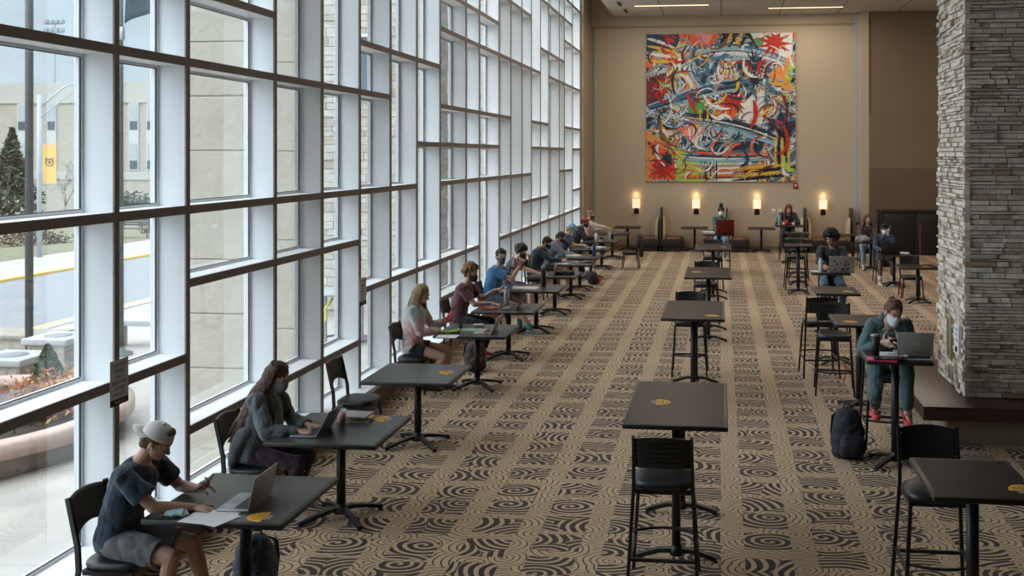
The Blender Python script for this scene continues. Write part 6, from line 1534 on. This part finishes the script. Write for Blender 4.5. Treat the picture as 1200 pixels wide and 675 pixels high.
# --- green sweater, red laptop
person('person in a dark green sweater with a tall bun, behind the red laptop', (.0,26.22,0), R(180), sh=.77, lean=6, pitch=4, yaw=0, skin_='brown', hair=('topbun',(.015,.012,.012)), top=('sweater',(.02,.085,.075)),
    bottom=('trousers',(.22,.32,.42)), shoes=((.62,.62,.62),(.7,.7,.7)), vox=.010, mask=(.70,.72,.74), RH=HP((.12,.50,1.12), pole=(.8,-.2,-.6), **TYPE), LH=HP((-.12,.50,1.12), pole=(-.8,-.2,-.6), **TYPE), RF=HP((.13,.22,.36)), LF=HP((-.10,.26,.38)))
# --- teal
def ex15(t, hp, HM, HC, arms, D):
    a = MB(); NB = D['NB']
    for s in (-1,1): c = NB+Vector((s*.022,.148,-.17)); a.ell(c, .022,.008,.016, Matrix.Rotation(R(-18), 3, 'X'), sub=2)
    a.build('chest_emblem', cloth('emblem', (.40,.12,.06)), t)
    for s in (-1,1):
        a = MB(); a.tube([NB+Vector((s*.035,.075,-.02)), NB+Vector((s*.038,.128,-.09)), NB+Vector((s*.036,.148,-.16))], .0035, 6); a.build('drawstring', cloth('top_cord', (.20,.30,.30)), t)
t, arms15, _ = person('person in teal hoodie and sweatpants with red clogs, looking at a phone', (1.72,10.76,0), R(180), sh=.77, lean=38, pitch=22, yaw=12, tilt=-6, sc=1.05, shw=.88, skin_='light', hair=('bun',(.15,.065,.038)),
    top=('hoodie',(.075,.135,.140)), bottom=('sweatpants',(.055,.105,.110)), shoes='clog', vox=.0048, bulk=.93, mask=(.66,.68,.72),
    RH=HP((.09,.36,1.08), pole=(.45,-.1,-.8), f=(-.7,.6,.1), n=(-.3,-.9,.1), **GRIP), LH=HP((-.06,.37,1.08), pole=(-.45,-.1,-.8), f=(.6,.7,.2), n=(.3,-.9,.1), **GRIP),
    RF=HP((.10,-.06,.36)), LF=HP((-.14,.40,.42), toe=(-.1,.75,-.65)), extra=ex15)
held_phone('black phone held over the table by the person in teal', t, (0,.42,1.10), (0,.03,.05), R(-50), 0)
# --- stickered laptop
person('person with dark curly hair in a black jacket and blue jeans behind the stickered laptop', (1.93,17.85,0), R(180), sh=.77, lean=10, pitch=14, yaw=-32, skin_='tan', hair=('afro',(.014,.011,.011)), top=('jacket',(.016,.016,.022)),
    bottom=('trousers',(.045,.10,.16)), shoes=((.05,.05,.05),(.3,.3,.3)), vox=.0075, RH=HP((.16,.48,1.11), pole=(.8,-.2,-.6), **TYPE), LH=HP((-.10,.45,1.11), pole=(-.8,-.2,-.6), **TYPE), RF=HP((.14,.20,.36)), LF=HP((-.14,.22,.34)), mask=None, sc=1.03)
# --- red hair
person('person with long red hair and navy jacket, bent over beside the green bottle', (1.90,28.95,0), R(180), sh=.77, lean=20, pitch=28, yaw=10, skin_='light', hair=('long',(.17,.05,.022),.22,(0,.02,0),.3), top=('jacket',(.018,.026,.045)),
    bottom=('trousers',(.02,.02,.03)), shoes=((.05,.05,.05),(.3,.3,.3)), vox=.010, mask=(.45,.22,.25), RH=HP((.14,.40,1.12), pole=(.8,-.2,-.6), **TYPE), LH=HP((-.12,.45,1.12), pole=(-.8,-.2,-.6), **TYPE), RF=HP((.14,.20,.36)), LF=HP((-.14,.22,.34)))
# --- navy, far right
person('person in a navy sweater, dark shorts and white socks behind the black laptop', (3.86,24.4,0), R(180), lean=4, pitch=10, yaw=5, skin_='brown', hair=('short',(.012,.010,.010)), top=('sweater',(.016,.030,.075)),
    bottom=('shorts',(.015,.015,.02),.8), shoes=((.62,.62,.62),(.7,.7,.7)), socks=(.6,.6,.6), vox=.010, mask=(.68,.70,.72), LF=HP((-.12,.46,.09)), RF=HP((.16,.50,.09)), sc=1.02)
# --- wavy hair, far right
person('person with long wavy brown hair behind the table with the grey bag', (3.92,27.6,0), R(176), lean=4, pitch=8, yaw=20, skin_='light', hair=('long',(.14,.065,.04),.26,(0,.01,0),.5), top=('sweater',(.05,.03,.03)),
    bottom=('trousers',(.20,.28,.38)), shoes=((.6,.6,.6),(.7,.7,.7)), vox=.010, mask=(.30,.20,.17), RH=HP((.16,.48,.80), pole=(.8,-.2,-.6), **TYPE), LH=HP((-.12,.45,.80), pole=(-.8,-.2,-.6), **TYPE), sc=1.05)
# ------------------------------------------------------------------ render look
SC.view_settings.view_transform = 'Standard'; SC.view_settings.look = 'None'; SC.view_settings.gamma = 1.0
SC.view_settings.use_curve_mapping = False
SC.view_settings.exposure = EXPOSURE
SC.cycles.max_bounces = 8; SC.cycles.diffuse_bounces = 5; SC.cycles.glossy_bounces = 3; SC.cycles.transparent_max_bounces = 16; SC.cycles.transmission_bounces = 4
SC.cycles.sample_clamp_indirect = 6; SC.cycles.caustics_reflective = False; SC.cycles.caustics_refractive = False
SC.cycles.use_denoising = True
bpy.data.scenes.remove(WORK)
